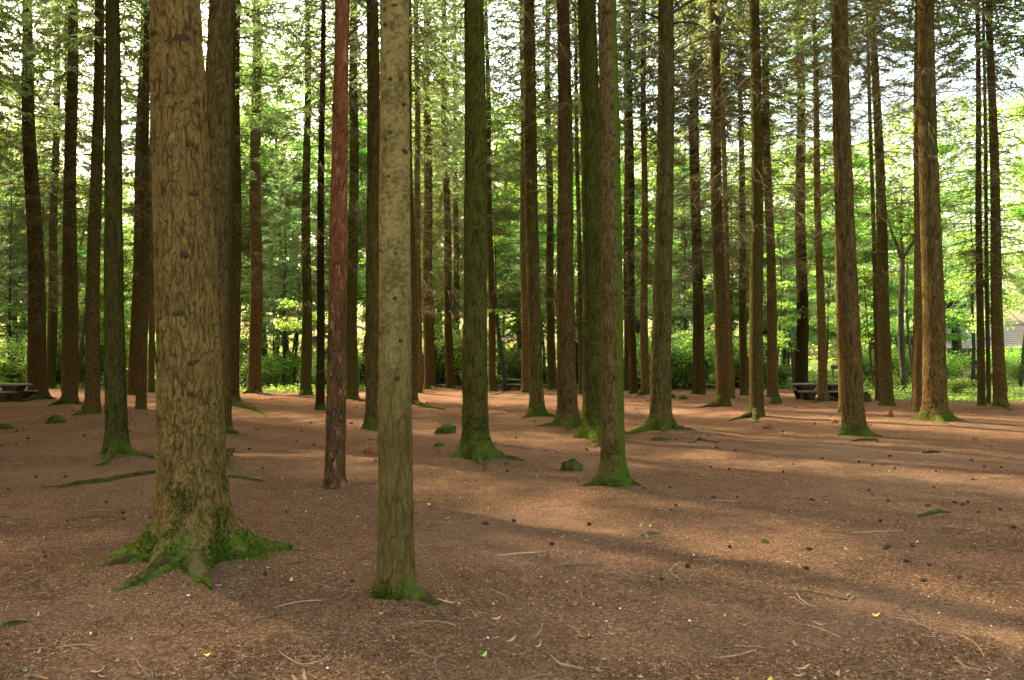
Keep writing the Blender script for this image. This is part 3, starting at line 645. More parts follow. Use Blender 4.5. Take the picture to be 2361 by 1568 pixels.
FUZZ = {'a7': (.62, 9000), 'a30': (.55, 3000), 'a22': (.8, 4500), 'a29': (.8, 2500), 'a33': (.55, 2500), 'a27': (.4, 2000), 'a42': (.4, 2200), 'a46': (.5, 2200), 'a5': (.25, 1500), 'a16': (.16, 1500), 'a25': (.35, 1200), 'a4': (.3, 900), 'a3': (.35, 900), 'a14': (.4, 800)}
trees = {}
for n, (k, t) in enumerate(INFO.items()):
    z0 = gz(t.base); loc = (t.base[0], t.base[1], z0 - 0.02)
    qi = t.q.inverted()
    t.rootang = []; t.rootlen = []; rootpts = []
    for (rk, e, th) in ROOTS:
        if rk == k:
            g = ground_at(*e); p = qi @ Vector((g[0] - loc[0], g[1] - loc[1], gz(g) - loc[2]))
            a = math.atan2(p.y, p.x); t.rootang.append(a); t.rootlen.append(math.hypot(p.x, p.y)); rootpts.append((p, th))
    root = bpy.data.objects.new('red_pine' if k == 'a13' else 'conifer_tree', None); COL.objects.link(root)
    root.location = loc; root.rotation_mode = 'QUATERNION'; root.rotation_quaternion = t.q; root.empty_display_size = 0.1
    tag(root, t.label, 'tree', 'conifers of the stand')
    trees[k] = root; t.obj = root
    trunk = obj('trunk', make_trunk(t, 11 + n), M[t.mat], root)
    r = np.random.default_rng(500 + n)
    # roots
    rootmeshes = []
    for (p, th) in rootpts:
        L = math.hypot(p.x, p.y); a = math.atan2(p.y, p.x); s = np.linspace(0, 1, 26)
        r_in = t.r1 * 0.45
        rad = r_in + (L - r_in) * s
        wig = 0.05 * L * np.sin(s * r.uniform(3, 6) + r.uniform(0, 6)) * s
        rr = (0.85 if k in FINE else 1.1) * th * (1 - s) ** 0.9 * (1 + 0.12 * np.sin(s * 17 + r.uniform(0, 6))) + 0.012
        path = np.stack([np.cos(a) * rad - np.sin(a) * wig, np.sin(a) * rad + np.cos(a) * wig, rad * 0], 1)
        zc = gh(path[:, 0] + loc[0], path[:, 1] + loc[1]) - loc[2] + (0.10 if k in FINE else 0.28) * np.exp(-s * L / 0.30) * (th / 0.12) * (1 - s) + 0.05 * rr + 0.004
        path[:, 2] = zc; path[-1, 2] -= 0.01
        mb = MB(); mb.tube(path, rr, 14, True, 0.95); me = mb.mesh('root', True)
        co = np.array([v.co[:] for v in me.vertices]); rl = np.interp(np.hypot(co[:, 0], co[:, 1]), rad, rr)[:, None]; ca, sa = math.cos(a), math.sin(a); uv = np.stack([(co[:, 0] * ca + co[:, 1] * sa) * 5, (-co[:, 0] * sa + co[:, 1] * ca) * 26, co[:, 2] * 26], 1)
        dv = np.stack([fbm(uv, 3, n), fbm(uv + 50, 3, n), fbm(uv + 90, 3, n)], 1) - 0.5; co += dv * rl * np.array([1.0, 1.0, 1.1])
        me.vertices.foreach_set('co', co.ravel()); me.update()
        obj('root', me, M['root'], root); rootmeshes.append(me)
    # moss cushions: short blades over the foot and the roots
    if k in FUZZ:
        hm, nb = FUZZ[k]; sel = np.where((t.P[:, 2] > -0.02) & (t.P[:, 2] < hm))[0]; idx = r.choice(sel, nb * 3); pp = t.P[idx] + r.normal(0, .006, (nb * 3, 3)); nn = t.N[idx].copy()
        for me in rootmeshes:
            co = np.array([v.co[:] for v in me.vertices]); no = np.array([v.normal[:] for v in me.vertices]); up = np.where(no[:, 2] > 0.1)[0]
            if len(up): j = r.choice(up, nb // 3); pp = np.vstack([pp, co[j] + r.normal(0, .012, (len(j), 3))]); nn = np.vstack([nn, no[j]])
        mk = fbm(pp * np.array([7, 7, 6.0]) + n, 4, 77) + 0.16 * (1 - pp[:, 2] / hm) - 0.10 * np.clip(np.hypot(pp[:, 0], pp[:, 1]) / (t.r1 * 4), 0, 1); kp = mk > 0.59
        pp, nn = pp[kp], nn[kp]; m_ = len(pp)
        ax = nn + r.normal(0, .55, (m_, 3)) + np.array([0, 0, .25]); ax /= np.linalg.norm(ax, axis=1)[:, None]; sd = np.cross(ax, r.normal(0, 1, (m_, 3))); sd /= np.linalg.norm(sd, axis=1)[:, None]
        Ll = r.uniform(.010, .026, m_); mb = MB(); mb.leaves(pp + ax * Ll[:, None] * .35, ax, sd, Ll, Ll * .55); o = obj('moss', mb.mesh('moss', False), M['moss'], root); o['kind'] = 'stuff'
    # knots
    near = t.Y < 24
    if near:
        spots = []
        c = np.array([-t.base[0], -t.base[1]]); c = c / np.linalg.norm(c); right = np.array([-c[1], c[0]])
        if k in KNOTS_PX:
            for (kx, ky) in KNOTS_PX[k]:
                p3 = at_depth(kx, ky, t.Y); loc3 = qi @ Vector((p3[0] - loc[0], 0, p3[2] - loc[2]))
                rz = float(radius_profile(t, np.array([loc3.z]))[0])
                u = max(-0.93, min(0.93, (loc3.x - t.crook(loc3.z)) / rz)); nn = c * math.sqrt(1 - u * u) + right * u
                spots.append((loc3.z, math.atan2(nn[1], nn[0]), rz))
        else:
            z = 1.1 + r.uniform(0, 0.5); a0 = math.atan2(c[1], c[0])
            while z < t.Lt:
                for _ in range(r.integers(1, 4)):
                    zz = z + r.uniform(-0.07, 0.07); spots.append((zz, a0 + r.uniform(-1.45, 1.45), float(radius_profile(t, np.array([zz]))[0])))
                z += r.uniform(0.36, 0.62)
        for (zz, a, rz) in spots:
            if k not in ('a7', 'a16') and r.random() < 0.3:
                so = obj('stub', STUB, None, trunk); so.rotation_euler = (r.uniform(-.3, .3), math.pi / 2 - r.uniform(-.2, .7), 0); so.rotation_euler = Matrix.Rotation(a, 3, 'Z').to_euler(); sl = r.uniform(.6, 1.6)
                so.scale = (sl, 1, 1); so.location = (math.cos(a) * rz * .97 + t.crook(zz), math.sin(a) * rz * .97, zz)
            o = obj('knot', KNOT, None, trunk)
            s = r.uniform(0.018, 0.034) * (1.0 if k == 'a7' else 0.6 if k in ('a16', 'a13') else 1.0)
            nv = Vector((math.cos(a), math.sin(a), 0)); sv = Vector((-math.sin(a), math.cos(a), 0)); uv = Vector((0, 0, 1))
            mat = Matrix((sv, uv, nv)).transposed().to_4x4(); 
            o.matrix_local = Matrix.Translation(nv * (rz * 1.0) + uv * zz + Vector((t.crook(zz), 0, 0))) @ mat @ Matrix.Rotation(r.uniform(-.5, .5), 4, 'Z') @ Matrix.Diagonal((s * r.uniform(.8, 1.9), s * r.uniform(.7, 1.2), s * r.uniform(.4, .9), 1))
    else:
        o = obj('knots', small_knots(t, r), M['knot'], trunk); o['kind'] = 'stuff'
    # dead lower branches, live crown
    if t.zd < t.ztop + 1.0:
        o = obj('dead_branches', DEAD[n % 5], None, root, (t.crook(t.zd), 0, t.zd)); o['kind'] = 'stuff'
        o.rotation_euler = (0, 0, r.uniform(0, 6.28)); s = r.uniform(0.8, 1.15); o.scale = (s, s, 0.9)
    sparse = t.px[0] > 1240
    zc = t.zc + r.uniform(-0.6, 0.8) + (2.0 if sparse else 0.8); w, l = CROWN[(n * 7 + 1) % 3 + (3 if sparse else 0)]; hh = (t.H - zc) / 15.0; s = r.uniform(0.85, 1.15)
    rz = r.uniform(0, 6.28)
    lo = obj('crown', l, None, root, (0, 0, zc)); lo.scale = (s, s, hh); lo.rotation_euler = (0, 0, rz); lo['kind'] = 'stuff'
    wo = obj('crown_branches', w, None, root, (0, 0, zc)); wo.scale = (s, s, hh); wo.rotation_euler = (0, 0, rz); wo['kind'] = 'stuff'

# extra limbs: stubs of the red pine, boughs of the splay-rooted conifer and the olive one
def limb(k, start_px, end_px, r0, r1, toward=0.0, mat='dkwood', curve=0.1):
    t = INFO[k]; qi = t.q.inverted(); L = t.obj.location
    a = at_depth(*start_px, t.Y); b = at_depth(*end_px, t.Y + toward)
    la = qi @ (Vector(a) - Vector(L)); lb = qi @ (Vector(b) - Vector(L))
    la = Vector((la.x * 0.7, la.y, la.z)); s = np.linspace(0, 1, 7)[:, None]
    p = np.array(la) * (1 - s) + np.array(lb) * s; p[:, 2] += curve * np.sin(s[:, 0] * math.pi) * (np.array(lb) - np.array(la))[0]
    mb = MB(); mb.tube(p, np.linspace(r0, r1, 7), 6); o = obj('branch', mb.mesh('branch'), M[mat], t.obj); return o
limb('a13', (782, 284), (766, 240), .014, .006, -0.25); limb('a13', (788, 450), (795, 415), .012, .006, -0.3)
limb('a13', (806, 86), (835, 55), .020, .010, -0.1); limb('a13', (835, 55), (868, 0), .010, .006, 0.1); limb('a13', (776, 300), (773, 292), .015, .012, -.05)
limb('a33', (1550, 34), (1690, -14), .045, .02, 0.5, 'dkwood', 0.12); limb('a33', (1552, 55), (1625, 62), .03, .012, -0.3, 'dkwood', 0.1)
limb('a33', (1520, 44), (1440, 26), .03, .012, 0.3, 'dkwood', -0.08); limb('a33', (1550, 28), (1578, -10), .03, .015, -0.4, 'dkwood', 0)
for i, (s, e) in enumerate([((1212, 260), (1115, 205)), ((1210, 270), (1140, 275)), ((1236, 250), (1282, 214)), ((1208, 60), (1110, 40)), ((1232, 65), (1285, 40)), ((1208, 130), (1125, 95))]):
    limb('a25', s, e, .022, .008, (-.5, .4)[i % 2], 'deadwood', -0.1)

# ------------------------------------------------------------------ unseen conifers added beyond the picture's edges to shade the floor
spots = [(t.base[0], t.base[1]) for t in INFO.values()]
r = np.random.default_rng(31)
donors = ['a10', 'a11', 'a25', 'a37', 'a46', 'a3']
extra = []
def out_of_view(x, y): return y < 2.0 or abs(x) > 0.66 * y + 2.2
tries = 0
while len(extra) < 52 and tries < 9000:
    tries += 1
    x, y = r.uniform(-36, 4), r.uniform(3, 46)
    if x > -3: x, y = r.uniform(8, 30), r.uniform(4, 34)
    if x > 0 and sum(a > 0 for a, b in extra) >= 8: continue
    if not out_of_view(x, y) or math.hypot(x, y) < 6.0: continue
    if x < -0.66 * y - 19: continue
    if min((x - a) ** 2 + (y - b) ** 2 for a, b in spots + extra) < 3.2 ** 2: continue
    extra.append((x, y))
for i, (x, y) in enumerate(extra):
    src = INFO[donors[i % len(donors)]]
    e = bpy.data.objects.new('conifer_tree', None); COL.objects.link(e); e.location = (x, y, -0.03); e.rotation_euler = (0, 0, r.uniform(0, 6.28))
    tag(e, 'tall unseen conifer added beyond the edge of the picture to shade the floor', 'tree', 'shade conifers added beyond the picture')
    for ch in src.obj.children:
        if ch.name.split('.')[0] in ('trunk', 'dead_branches', 'crown', 'crown_branches'):
            c = ch.copy(); COL.objects.link(c); c.parent = e
            if ch.name.startswith('crown'): c.data = CROWN[7 if 0.5 < 0.68 * x + 0.73 * y < 4.0 else 6][0 if 'branches' in ch.name else 1]  # crowns thinned in one band so sun patches reach the floor
            for g in ch.children:
                if g.name.startswith('knots'):
                    d = g.copy(); COL.objects.link(d); d.parent = c

# ------------------------------------------------------------------ broadleaf trees behind the stand
def broadleaf(seed, H, r0, crown_lo, R, nleaf, leaf=0.13, fork=None, lean=0.0, limbs=9, bare=False):
    """crooked stem with limbs and sprays of separate leaves; returns wood mesh, leaf mesh"""
    r = np.random.default_rng(seed); wood = MB()
    def path(p, d, L, n, wob, up):
        pts = [np.array(p, float)]; d = np.array(d, float)
        for _ in range(n):
            d = d + r.normal(0, wob, 3) + np.array([0, 0, up]); d /= np.linalg.norm(d); pts.append(pts[-1] + d * L / n)
        return np.array(pts)
    stems = []
    if fork:
        base = path((0, 0, -0.2), (lean, 0, 1), fork + 0.2, 6, 0.04, 0.05)
        wood.tube(base, np.linspace(r0 * 1.35, r0 * 0.9, 7), 9)
        for k, (dx, dy) in enumerate(((-0.42, 0.1), (0.38, -0.15), (0.05, 0.35))[:2 if seed % 2 else 3]):
            s = path(base[-1] - np.array([0, 0, .1]), (dx + lean, dy, 1), (H - fork) * r.uniform(0.8, 1), 9, 0.07, 0.05)
            wood.tube(s, np.linspace(r0 * 0.72, 0.02, 10), 7); stems.append((s, r0 * 0.72))
    else:
        s = path((0, 0, -0.2), (lean, 0, 1), H * 0.95, 12, 0.05, 0.06); wood.tube(s, np.linspace(r0 * 1.2, 0.02, 13), 9); stems.append((s, r0))
    tips = []
    for s, rs in stems:
        for k in range(limbs):
            u = r.uniform(max(crown_lo / H - (0.15 if fork else 0), 0.1), 0.97); i = min(int(u * (len(s) - 1)), len(s) - 2); p = s[i] + (s[i + 1] - s[i]) * (u * (len(s) - 1) - i)
            a = r.uniform(0, 6.28); L = R * (1.15 - 0.75 * u) * r.uniform(0.7, 1.2)
            b = path(p, (math.cos(a), math.sin(a), r.uniform(0.1, 0.8)), L, 7, 0.16, -0.02)
            wood.tube(b, np.linspace(rs * 0.35 * (1.1 - u * 0.7), 0.008, 8), 4, False)
            for m in range(r.integers(4, 8)):
                j = r.integers(1, 7); a2 = r.uniform(0, 6.28)
                tw = path(b[j], (math.cos(a2), math.sin(a2), r.uniform(-0.2, 0.5)), L * r.uniform(0.25, 0.5), 4, 0.2, -0.03)
                wood.tube(tw, np.linspace(0.014, 0.004, 5), 3, False); tips.append(tw)
        
    tips = np.array(tips); n = len(tips)
    lf = MB()
    idx = r.integers(0, n, nleaf); j = r.integers(1, 5, nleaf); c = tips[idx, j] + r.normal(0, 1, (nleaf, 3)) * np.array([0.30, 0.30, 0.11]) * (R / 3.2)
    ax = r.normal(0, 1, (nleaf, 3)); ax[:, 2] *= 0.45; ax[:, 2] -= 0.25; ax /= np.linalg.norm(ax, axis=1)[:, None]
    up = r.normal(0, 0.45, (nleaf, 3)) + np.array([0, 0, 1.0]); sd = np.cross(ax, up); sd /= np.linalg.norm(sd, axis=1)[:, None]
    L = r.uniform(0.7, 1.3, nleaf) * leaf
    lf.leaves(c, ax, sd, L, L * r.uniform(0.55, 0.75, nleaf))
    return wood.mesh('trunk', True), lf.mesh('crown', False)

def put_broadleaf(name, meshes, loc, label, cat='tree', group=None, rz=0.0, s=(1, 1, 1), lm='leaf', parts=('trunk', 'crown')):
    e = empty(name, loc, label, cat, group, rz); e.scale = s
    w, l = meshes
    if not w.materials: w.materials.append(M['dkwood'])
    if not l.materials: l.materials.append(M[lm])
    obj(parts[0], w, None, e); c = obj(parts[1], l, None, e); c['kind'] = 'stuff'
    return e

def far_px(x, y, Ymin=None):
    g = ground_at(x, y); return g

MARKS = [(-400, 'the left edge'), (88, 'the dark trunk by the left table'), (161, 'the third trunk from the left'), (225, 'the leaning dark brown trunk'), (269, 'the smooth grey-green trunk'), (430, 'the thickest trunk'), (587, 'the lone tan trunk'),
         (705, 'the sunlit olive trunk'), (740, 'the almost black trunk'), (785, 'the red pine'), (905, 'the nearest grey-tan trunk'), (991, 'the red-brown trunk with mossy foot'), (1092, 'the thick mossy green trunk'), (1230, 'the olive trunk with bare boughs'), (1304, 'the reddish scaly trunk'),
         (1400, 'the overlapping twin trunks'), (1486, 'the pale pinkish trunk'), (1526, 'the splay-rooted trunk'), (1600, 'the olive trunk with thinner twin'), (1658, 'the trunk with sunlit left edge'), (1712, 'the lone slim olive trunk'), (1743, 'the trunk with trailing root'), (1846, 'the dark green trunk'),
         (1890, 'the pale slender trunk'), (1955, 'the thick brown trunk'), (2032, 'the slanting brown trunk'), (2085, 'the forking slim tree'), (2150, 'the thick sunlit trunk'), (2262, 'the slim trunk group')]
ORD = ('first', 'second', 'third', 'fourth', 'fifth', 'sixth', 'seventh')
def single_out(things, pattern):
    """things: (view x, object); pattern holds {n} for an ordinal and {m} for the landmark on its left"""
    by = {}
    for x, o in sorted(things, key=lambda a: a[0]):
        m = [t for mx, t in MARKS if mx <= x][-1]; by.setdefault(m, []).append(o)
    for m, os_ in by.items():
        for i, o in enumerate(os_): o['label'] = pattern.format(n=ORD[min(i, 6)], m=m)
BL = [broadleaf(300, 12, 0.15, 2.4, 3.4, 26000, .16, limbs=14), broadleaf(301, 14, 0.18, 3.0, 3.8, 28000, .16, fork=3.0), broadleaf(302, 9, 0.10, 1.2, 2.9, 20000, .15, limbs=12), broadleaf(303, 16, 0.2, 3.2, 4.0, 30000, .17, limbs=16),
      broadleaf(304, 11, 0.13, 1.6, 3.2, 24000, .16, fork=2.2), broadleaf(305, 7.5, 0.07, 0.6, 2.4, 14000, .14, limbs=11)]
for i, (w, l) in enumerate(BL): l.materials.append(M['leaf' if i % 3 else 'leaf2'])
HB = [12, 14, 9, 16, 11, 7.5]
# named, separately visible broadleaf trees
def named(x, yb, H, r0, lo, R, nl, label, seed, fork=None, lean=0.0, lm='leaf', limbs=8, rz=0.0, dY=0):
    g = ground_at(x, yb); sc = 1.0
    return put_broadleaf('broadleaf_tree', broadleaf(seed, H, r0, lo, R, nl, 0.12, fork, lean, limbs), (g[0], g[1], gz(g)), label, 'tree', None, rz, lm=lm)
named(30, 872, 9, .22, 2.0, 3.2, 7000, 'dark low-branched broadleaf tree in the shade behind the left picnic table', 400)
named(188, 884, 12, .24, 2.6, 3.0, 7000, 'dark forked broadleaf tree seen between the third and fourth trunks from the left', 401, fork=2.6)
named(605, 878, 10, .17, 3.2, 2.6, 5000, 'dark stem right behind the lone tan conifer', 402)
named(676, 872, 11, .17, 2.0, 3.4, 6000, 'dark broadleaf tree with arching limbs left of the olive conifer with sunlit edge', 403, fork=1.9, lean=-0.12)
tv = named(836, 888, 11, .16, 4.5, 2.5, 4500, 'ivy-clad stem between the red pine and the grey-tan trunk', 404)
named(1008, 889, 11, .13, 3.5, 2.6, 4500, 'dark slim stem in the gap left of the mossy green trunk', 405, fork=1.4)
named(1018, 888, 12, .12, 4.0, 2.6, 4500, 'dark leaning stem close beside a forked one, left of the mossy green trunk', 406, lean=0.05)
named(1160, 879, 10, .15, 2.6, 2.8, 6000, 'dark straight stem right behind the far central picnic table', 407)
named(1186, 878, 9, .09, 2.0, 2.6, 6000, 'thin slanting stem above the far central picnic table', 408, lean=0.35)
named(1255, 882, 10, .10, 2.6, 2.6, 6000, 'thin dark stem between the olive-brown and the reddish scaly conifers', 409)
named(2085, 911, 10.5, .125, 3.6, 3.4, 5500, 'slim dark broadleaf tree forking high up, left of the two thick sunlit trunks', 410, fork=6.4)
named(2207, 882, 11, .30, 3.2, 4.2, 9000, 'grey broadleaf tree forking into a Y before the cabin', 411, fork=4.3)
named(2318, 905, 9.5, .11, 3.0, 3.0, 6000, 'dark thin broadleaf stem at the right edge behind the conifer group', 412, lean=-0.04)
named(2350, 893, 9.5, .09, 2.6, 3.2, 7000, 'bent dark sapling crossing the sky at the right edge', 413, lean=0.12)
named(875, 889, 10, .10, 3.5, 2.4, 4500, 'pale mossy stem right behind the olive conifer next to the grey-tan trunk', 414)
# thin saplings standing in the undergrowth
SAP = [broadleaf(420 + i, H, rr, lo, 1.9, 2600, .12, limbs=7, lean=ln) for i, (H, rr, lo, ln) in enumerate(((8, .07, 3.4, .05), (9, .085, 4.2, -.08), (7, .055, 3.0, .16), (10, .10, 4.6, 0.0)))]
r = np.random.default_rng(55); sap_list = []
for i in range(40):
    x = 2361 * (i + r.uniform(0, 1)) / 40; Y = r.uniform(41, 54)
    if 2180 < x: continue
    sap_list.append((x, put_broadleaf('sapling', SAP[i % 4], ((x - CX) / F_PX * Y, Y, -.05), 'thin dark sapling stem in the sunlit undergrowth', 'sapling', 'saplings in the undergrowth', r.uniform(0, 6.28), (1, 1, r.uniform(.8, 1.25)))))
single_out(sap_list, '{n} thin dark sapling stem right of {m}')
# the wood behind: rows of trees, taller on the left than on the right
def skyline(x):   # height in the view (px) that the leaves reach
    return np.interp(x, [-400, 0, 150, 300, 460, 700, 900, 1100, 1300, 1450, 1700, 1950, 2150, 2361, 2800], [60, 60, 330, 370, 120, 40, 90, 150, 200, 240, 270, 300, 170, 150, 150])
r = np.random.default_rng(77); rows = [[], [], []]
for row, (Y0, Y1, n) in enumerate(((50, 58, 22), (60, 70, 24), (72, 86, 24))):
    for i in range(n):
        Y = r.uniform(Y0, Y1); x = -160 + (2361 + 320) * (i + r.uniform(0.1, 0.9)) / n
        top = skyline(x) + r.uniform(-60, 130) + (60 if row == 0 else 0)
        H = (HORIZON - top) / F_PX * Y + CAM_H
        if 1850 < x < 2361 and row < 2: H = min(H, 13); 
        if 2170 < x < 2440: continue
        X = (x - CX) / F_PX * Y
        v = int(np.argmin([abs(H - h) + r.uniform(0, 3.5) for h in HB])); s = float(np.clip(H / HB[v], 0.6, 1.7)); w = min(1.25, 0.5 + 0.5 * s)
        rows[row].append((x, put_broadleaf('broadleaf_tree', BL[v], (X, Y, -0.1), 'leafy sunlit broadleaf tree in the wood behind the clearing', 'tree', 'trees of the wood behind', r.uniform(0, 6.28), (w, w, s))))
for rw, nm in zip(rows, ('nearest', 'middle', 'farthest')): single_out(rw, '{n} ' + nm + '-row leafy tree right of {m}')
# young conifers at the wood's edge with pale hanging sprays
YC = crown_set(260, 9.0, 2.2, 1.8, 1.0); YC[0].materials.append(M['deadwood']); YC[1].materials.append(M['needles_pale'])
def stem_mesh(H, r0):
    mb = MB(); z = np.linspace(-0.1, H, 12); mb.tube(np.stack([0.03 * np.sin(z), 0.03 * np.cos(z * 1.3), z], 1), np.linspace(r0, 0.01, 12), 8); return mb.mesh('trunk')
YT = stem_mesh(12.6, 0.12); YT.materials.append(M['dkwood'])
for i, (x, yb, z0, s, lab) in enumerate(((20, 886, 3.2, 1.35, 'young conifer with hanging green sprays at the left edge'), (655, 888, 3.6, 1.2, 'young conifer with pale hanging sprays left of the sunlit olive trunk'),
        (745, 884, 3.4, 1.2, 'young conifer with pale sprays behind the almost black trunk'), (1580, 888, 3.0, 1.2, 'young conifer with pale green sprays right of the splay-rooted tree'), (1690, 886, 3.2, 1.2, 'young conifer with pale sprays behind the thin tan slanting trunk'), (1810, 889, 2.6, 1.0, 'young conifer with low sprays left of the picnic table on the right'),
        (1215, 884, 3.2, 1.1, 'young conifer with spreading sprays above the far central picnic table'), (95, 882, 4.4, 1.5, 'tall young conifer with dark sprays between the two leftmost trunks'), (2245, 890, 5.2, 1.0, 'young conifer with dark sprays above the cabin'))):
    g = ground_at(x, yb); e = empty('young_conifer', (g[0], g[1], -0.05), lab, 'tree', None, i * 1.7)
    t_ = obj('trunk', YT, None, e); t_.scale = (1, 1, (z0 + 9 * s) / 12.6)
    c = obj('crown', YC[1], None, e, (0, 0, z0)); c.scale = (s, s, s); c['kind'] = 'stuff'
    c = obj('crown_branches', YC[0], None, e, (0, 0, z0)); c.scale = (s, s, s); c['kind'] = 'stuff'
# shrubs along the edge of the clearing
def shrub(seed, H, R, n):
    r = np.random.default_rng(seed); wood = MB(); lf = MB(); C = []
    for k in range(9):
        a = r.uniform(0, 6.28); p = np.array([[0, 0, -0.05], [math.cos(a) * R * .25, math.sin(a) * R * .25, H * .4], [math.cos(a) * R * .6, math.sin(a) * R * .6, H * .75], [math.cos(a) * R * .95, math.sin(a) * R * .95, H * r.uniform(.7, 1)]])
        p[1:] += r.normal(0, .08 * R, (3, 3)); wood.tube(p, [.025, .018, .012, .005], 4, False)
        m = n // 9; u = r.uniform(0.25, 1, m) * 3; i = np.minimum(u.astype(int), 2); w = (u - i)[:, None]
        C.append(p[i] * (1 - w) + p[i + 1] * w + r.normal(0, 1, (m, 3)) * np.array([.26, .26, .16]) * R)
    c = np.vstack(C); c[:, 2] = np.abs(c[:, 2]) + .03; m = len(c)
    ax = r.normal(0, 1, (m, 3)); ax[:, 2] *= .4; ax /= np.linalg.norm(ax, axis=1)[:, None]
    sd = np.cross(ax, r.normal(0, .5, (m, 3)) + np.array([0, 0, 1.])); sd /= np.linalg.norm(sd, axis=1)[:, None]
    L = r.uniform(.08, .17, m); lf.leaves(c, ax, sd, L, L * .65)
    return wood.mesh('stems'), lf.mesh('foliage', False)
SH = [shrub(70, 2.2, 1.5, 5200), shrub(71, 3.0, 1.7, 6500), shrub(72, 1.4, 1.3, 3800)]
for i, (w, l) in enumerate(SH): l.materials.append(M['leaf' if i != 2 else 'herb'])
r = np.random.default_rng(91); sh_list = []
for i in range(46):
    x = -60 + 2500 * (i + r.uniform(.1, .9)) / 46
    if 1870 < x < 1935 or 2190 < x < 2400: continue
    Y = r.uniform(46, 60)
    sh_list.append((x, put_broadleaf('shrub', SH[r.integers(0, 3)], ((x - CX) / F_PX * Y, Y, 0), 'leafy green shrub in the undergrowth along the far edge of the clearing', 'shrub', 'shrubs along the far edge', r.uniform(0, 6.28), (1.2, 1.2, r.uniform(.8, 1.3)), parts=('stems', 'foliage'))))
single_out(sh_list, '{n} leafy shrub along the far edge, right of {m}')
for (x, y, v, s, lab) in ((1530, 897, 0, 1.3, 'dense dark green bush behind the splay-rooted conifer'), (1555, 896, 2, 1.5, 'dense dark green bush left of the tan path'), (2280, 884, 2, .55, 'bright green bush in front of the cabin wall'), (2244, 880, 2, .5, 'bright green sapling bush before the cabin, right of the Y-shaped tree'), (2200, 908, 2, .5, 'low green bush at the edge of the litter near the thick sunlit trunk'), (2352, 892, 1, .55, 'green bush covering the cabin at the right edge'), (2318, 882, 1, .8, 'taller leafy bush hiding the middle of the cabin')):
    g = ground_at(x, y); put_broadleaf('shrub', SH[v], (g[0], g[1], 0), lab, 'shrub', None, x * 1.0, (s, s, s), parts=('stems', 'foliage'))

# far wood that reads as one mass
r = np.random.default_rng(12); n = 115000
Y = r.uniform(92, 120, n); x = r.uniform(-350, 2750, n); top = skyline(x) + 40 + 70 * (fbm(np.stack([x / 90, Y * 0, Y * 0], 1), 3, 5) - .5) * 2
Hm = (HORIZON - top) / F_PX * Y + CAM_H; z = Hm * r.uniform(0, 1, n) ** 0.8
lump = fbm(np.stack([x / F_PX * Y / 2.2, Y / 3, z / 2.2], 1), 3, 9); keep = (lump > 0.36) & ~((x > 2180) & (z < 9) & (x < 2450))
c = np.stack([(x - CX) / F_PX * Y, Y, z], 1)[keep]; m = len(c)
ax = r.normal(0, 1, (m, 3)); ax[:, 2] *= .5; ax /= np.linalg.norm(ax, axis=1)[:, None]; sd = np.cross(ax, r.normal(0, .6, (m, 3)) + np.array([0, 0, 1.])); sd /= np.linalg.norm(sd, axis=1)[:, None]
L = r.uniform(.35, .75, m); mb = MB(); mb.leaves(c, ax, sd, L, L * .7)
setting(obj('far_foliage', mb.mesh('far_foliage', False), M['leaf']), 'stuff', 'green mass of leaves of the far-off wood')

# ------------------------------------------------------------------ ground
EDGE_X = [-900, 0, 100, 300, 560, 700, 850, 1000, 1250, 1450, 1560, 1700, 1800, 1880, 1960, 2040, 2110, 2200, 2361, 3000]
EDGE_Y = [893, 896, 897, 901, 908, 905, 902, 890, 893, 898, 893, 893, 899, 900, 915, 922, 925, 928, 926, 924]
rad = np.concatenate([[0.05], np.geomspace(0.6, 600, 300)])
ang = np.concatenate([np.linspace(-42, 42, 340), np.linspace(42, 318, 120)[1:-1]]); ang = np.radians(ang)
Rr, Aa = np.meshgrid(rad, ang, indexing='ij'); gx, gy = np.sin(Aa) * Rr, np.cos(Aa) * Rr
zz = gh(gx, gy) * np.clip(1.2 - Rr / 90, 0.15, 1)
P = np.stack([gx, gy, zz], -1).reshape(-1, 3); na = len(ang)
i = np.arange(len(rad) - 1)[:, None] * na; j = np.arange(na)[None, :]; j2 = (j + 1) % na
q = np.stack([i + j, i + j2, i + na + j2, i + na + j], -1).reshape(-1, 4)[:, ::-1]
mossg = np.zeros(len(P))
for k, t in INFO.items():
    d = np.hypot(P[:, 0] - t.base[0], P[:, 1] - t.base[1]); mossg = np.maximum(mossg, (0.8 if t.mat not in ('redpine', 'smooth') else 0.25) * np.exp(-((d / (t.r1 * 2.6 + 0.12)) ** 2)))
for (rk, e, th) in ROOTS:
    g = ground_at(*e); d = np.hypot(P[:, 0] - g[0], P[:, 1] - g[1]); mossg = np.maximum(mossg, 0.6 * np.exp(-(d / 0.25) ** 2))
with np.errstate(divide='ignore', invalid='ignore'):
    vx = CX + F_PX * P[:, 0] / np.maximum(P[:, 1], .1)
Yedge = F_PX * CAM_H / (np.interp(vx, EDGE_X, EDGE_Y) - HORIZON)
green = np.where(P[:, 1] > 0, sstep(-1.5, 2.5, P[:, 1] - Yedge + 5 * (fbm(P * .5, 3, 8) - .5)), sstep(30, 45, -P[:, 1]))
mb = MB(); mb.add(P, q)
gm = NT('forest_floor')
v1 = gm.mapping((1, 1, 1))
n_big = gm.noise(v1, 0.55, 4); n_mid = gm.noise(v1, 5.0, 5, .7); n_fine = gm.noise(v1, 38.0, 4, .75)
n_str = gm.noise(gm.mapping((16, 70, 1)), 1.6, 3, .7); n_str2 = gm.noise(gm.mapping((75, 18, 1)), 1.5, 3, .7)
fineval = gm.math('ADD', gm.math('MULTIPLY', n_fine, .5), gm.math('ADD', gm.math('MULTIPLY', n_str, .3), gm.math('MULTIPLY', n_str2, .3)))
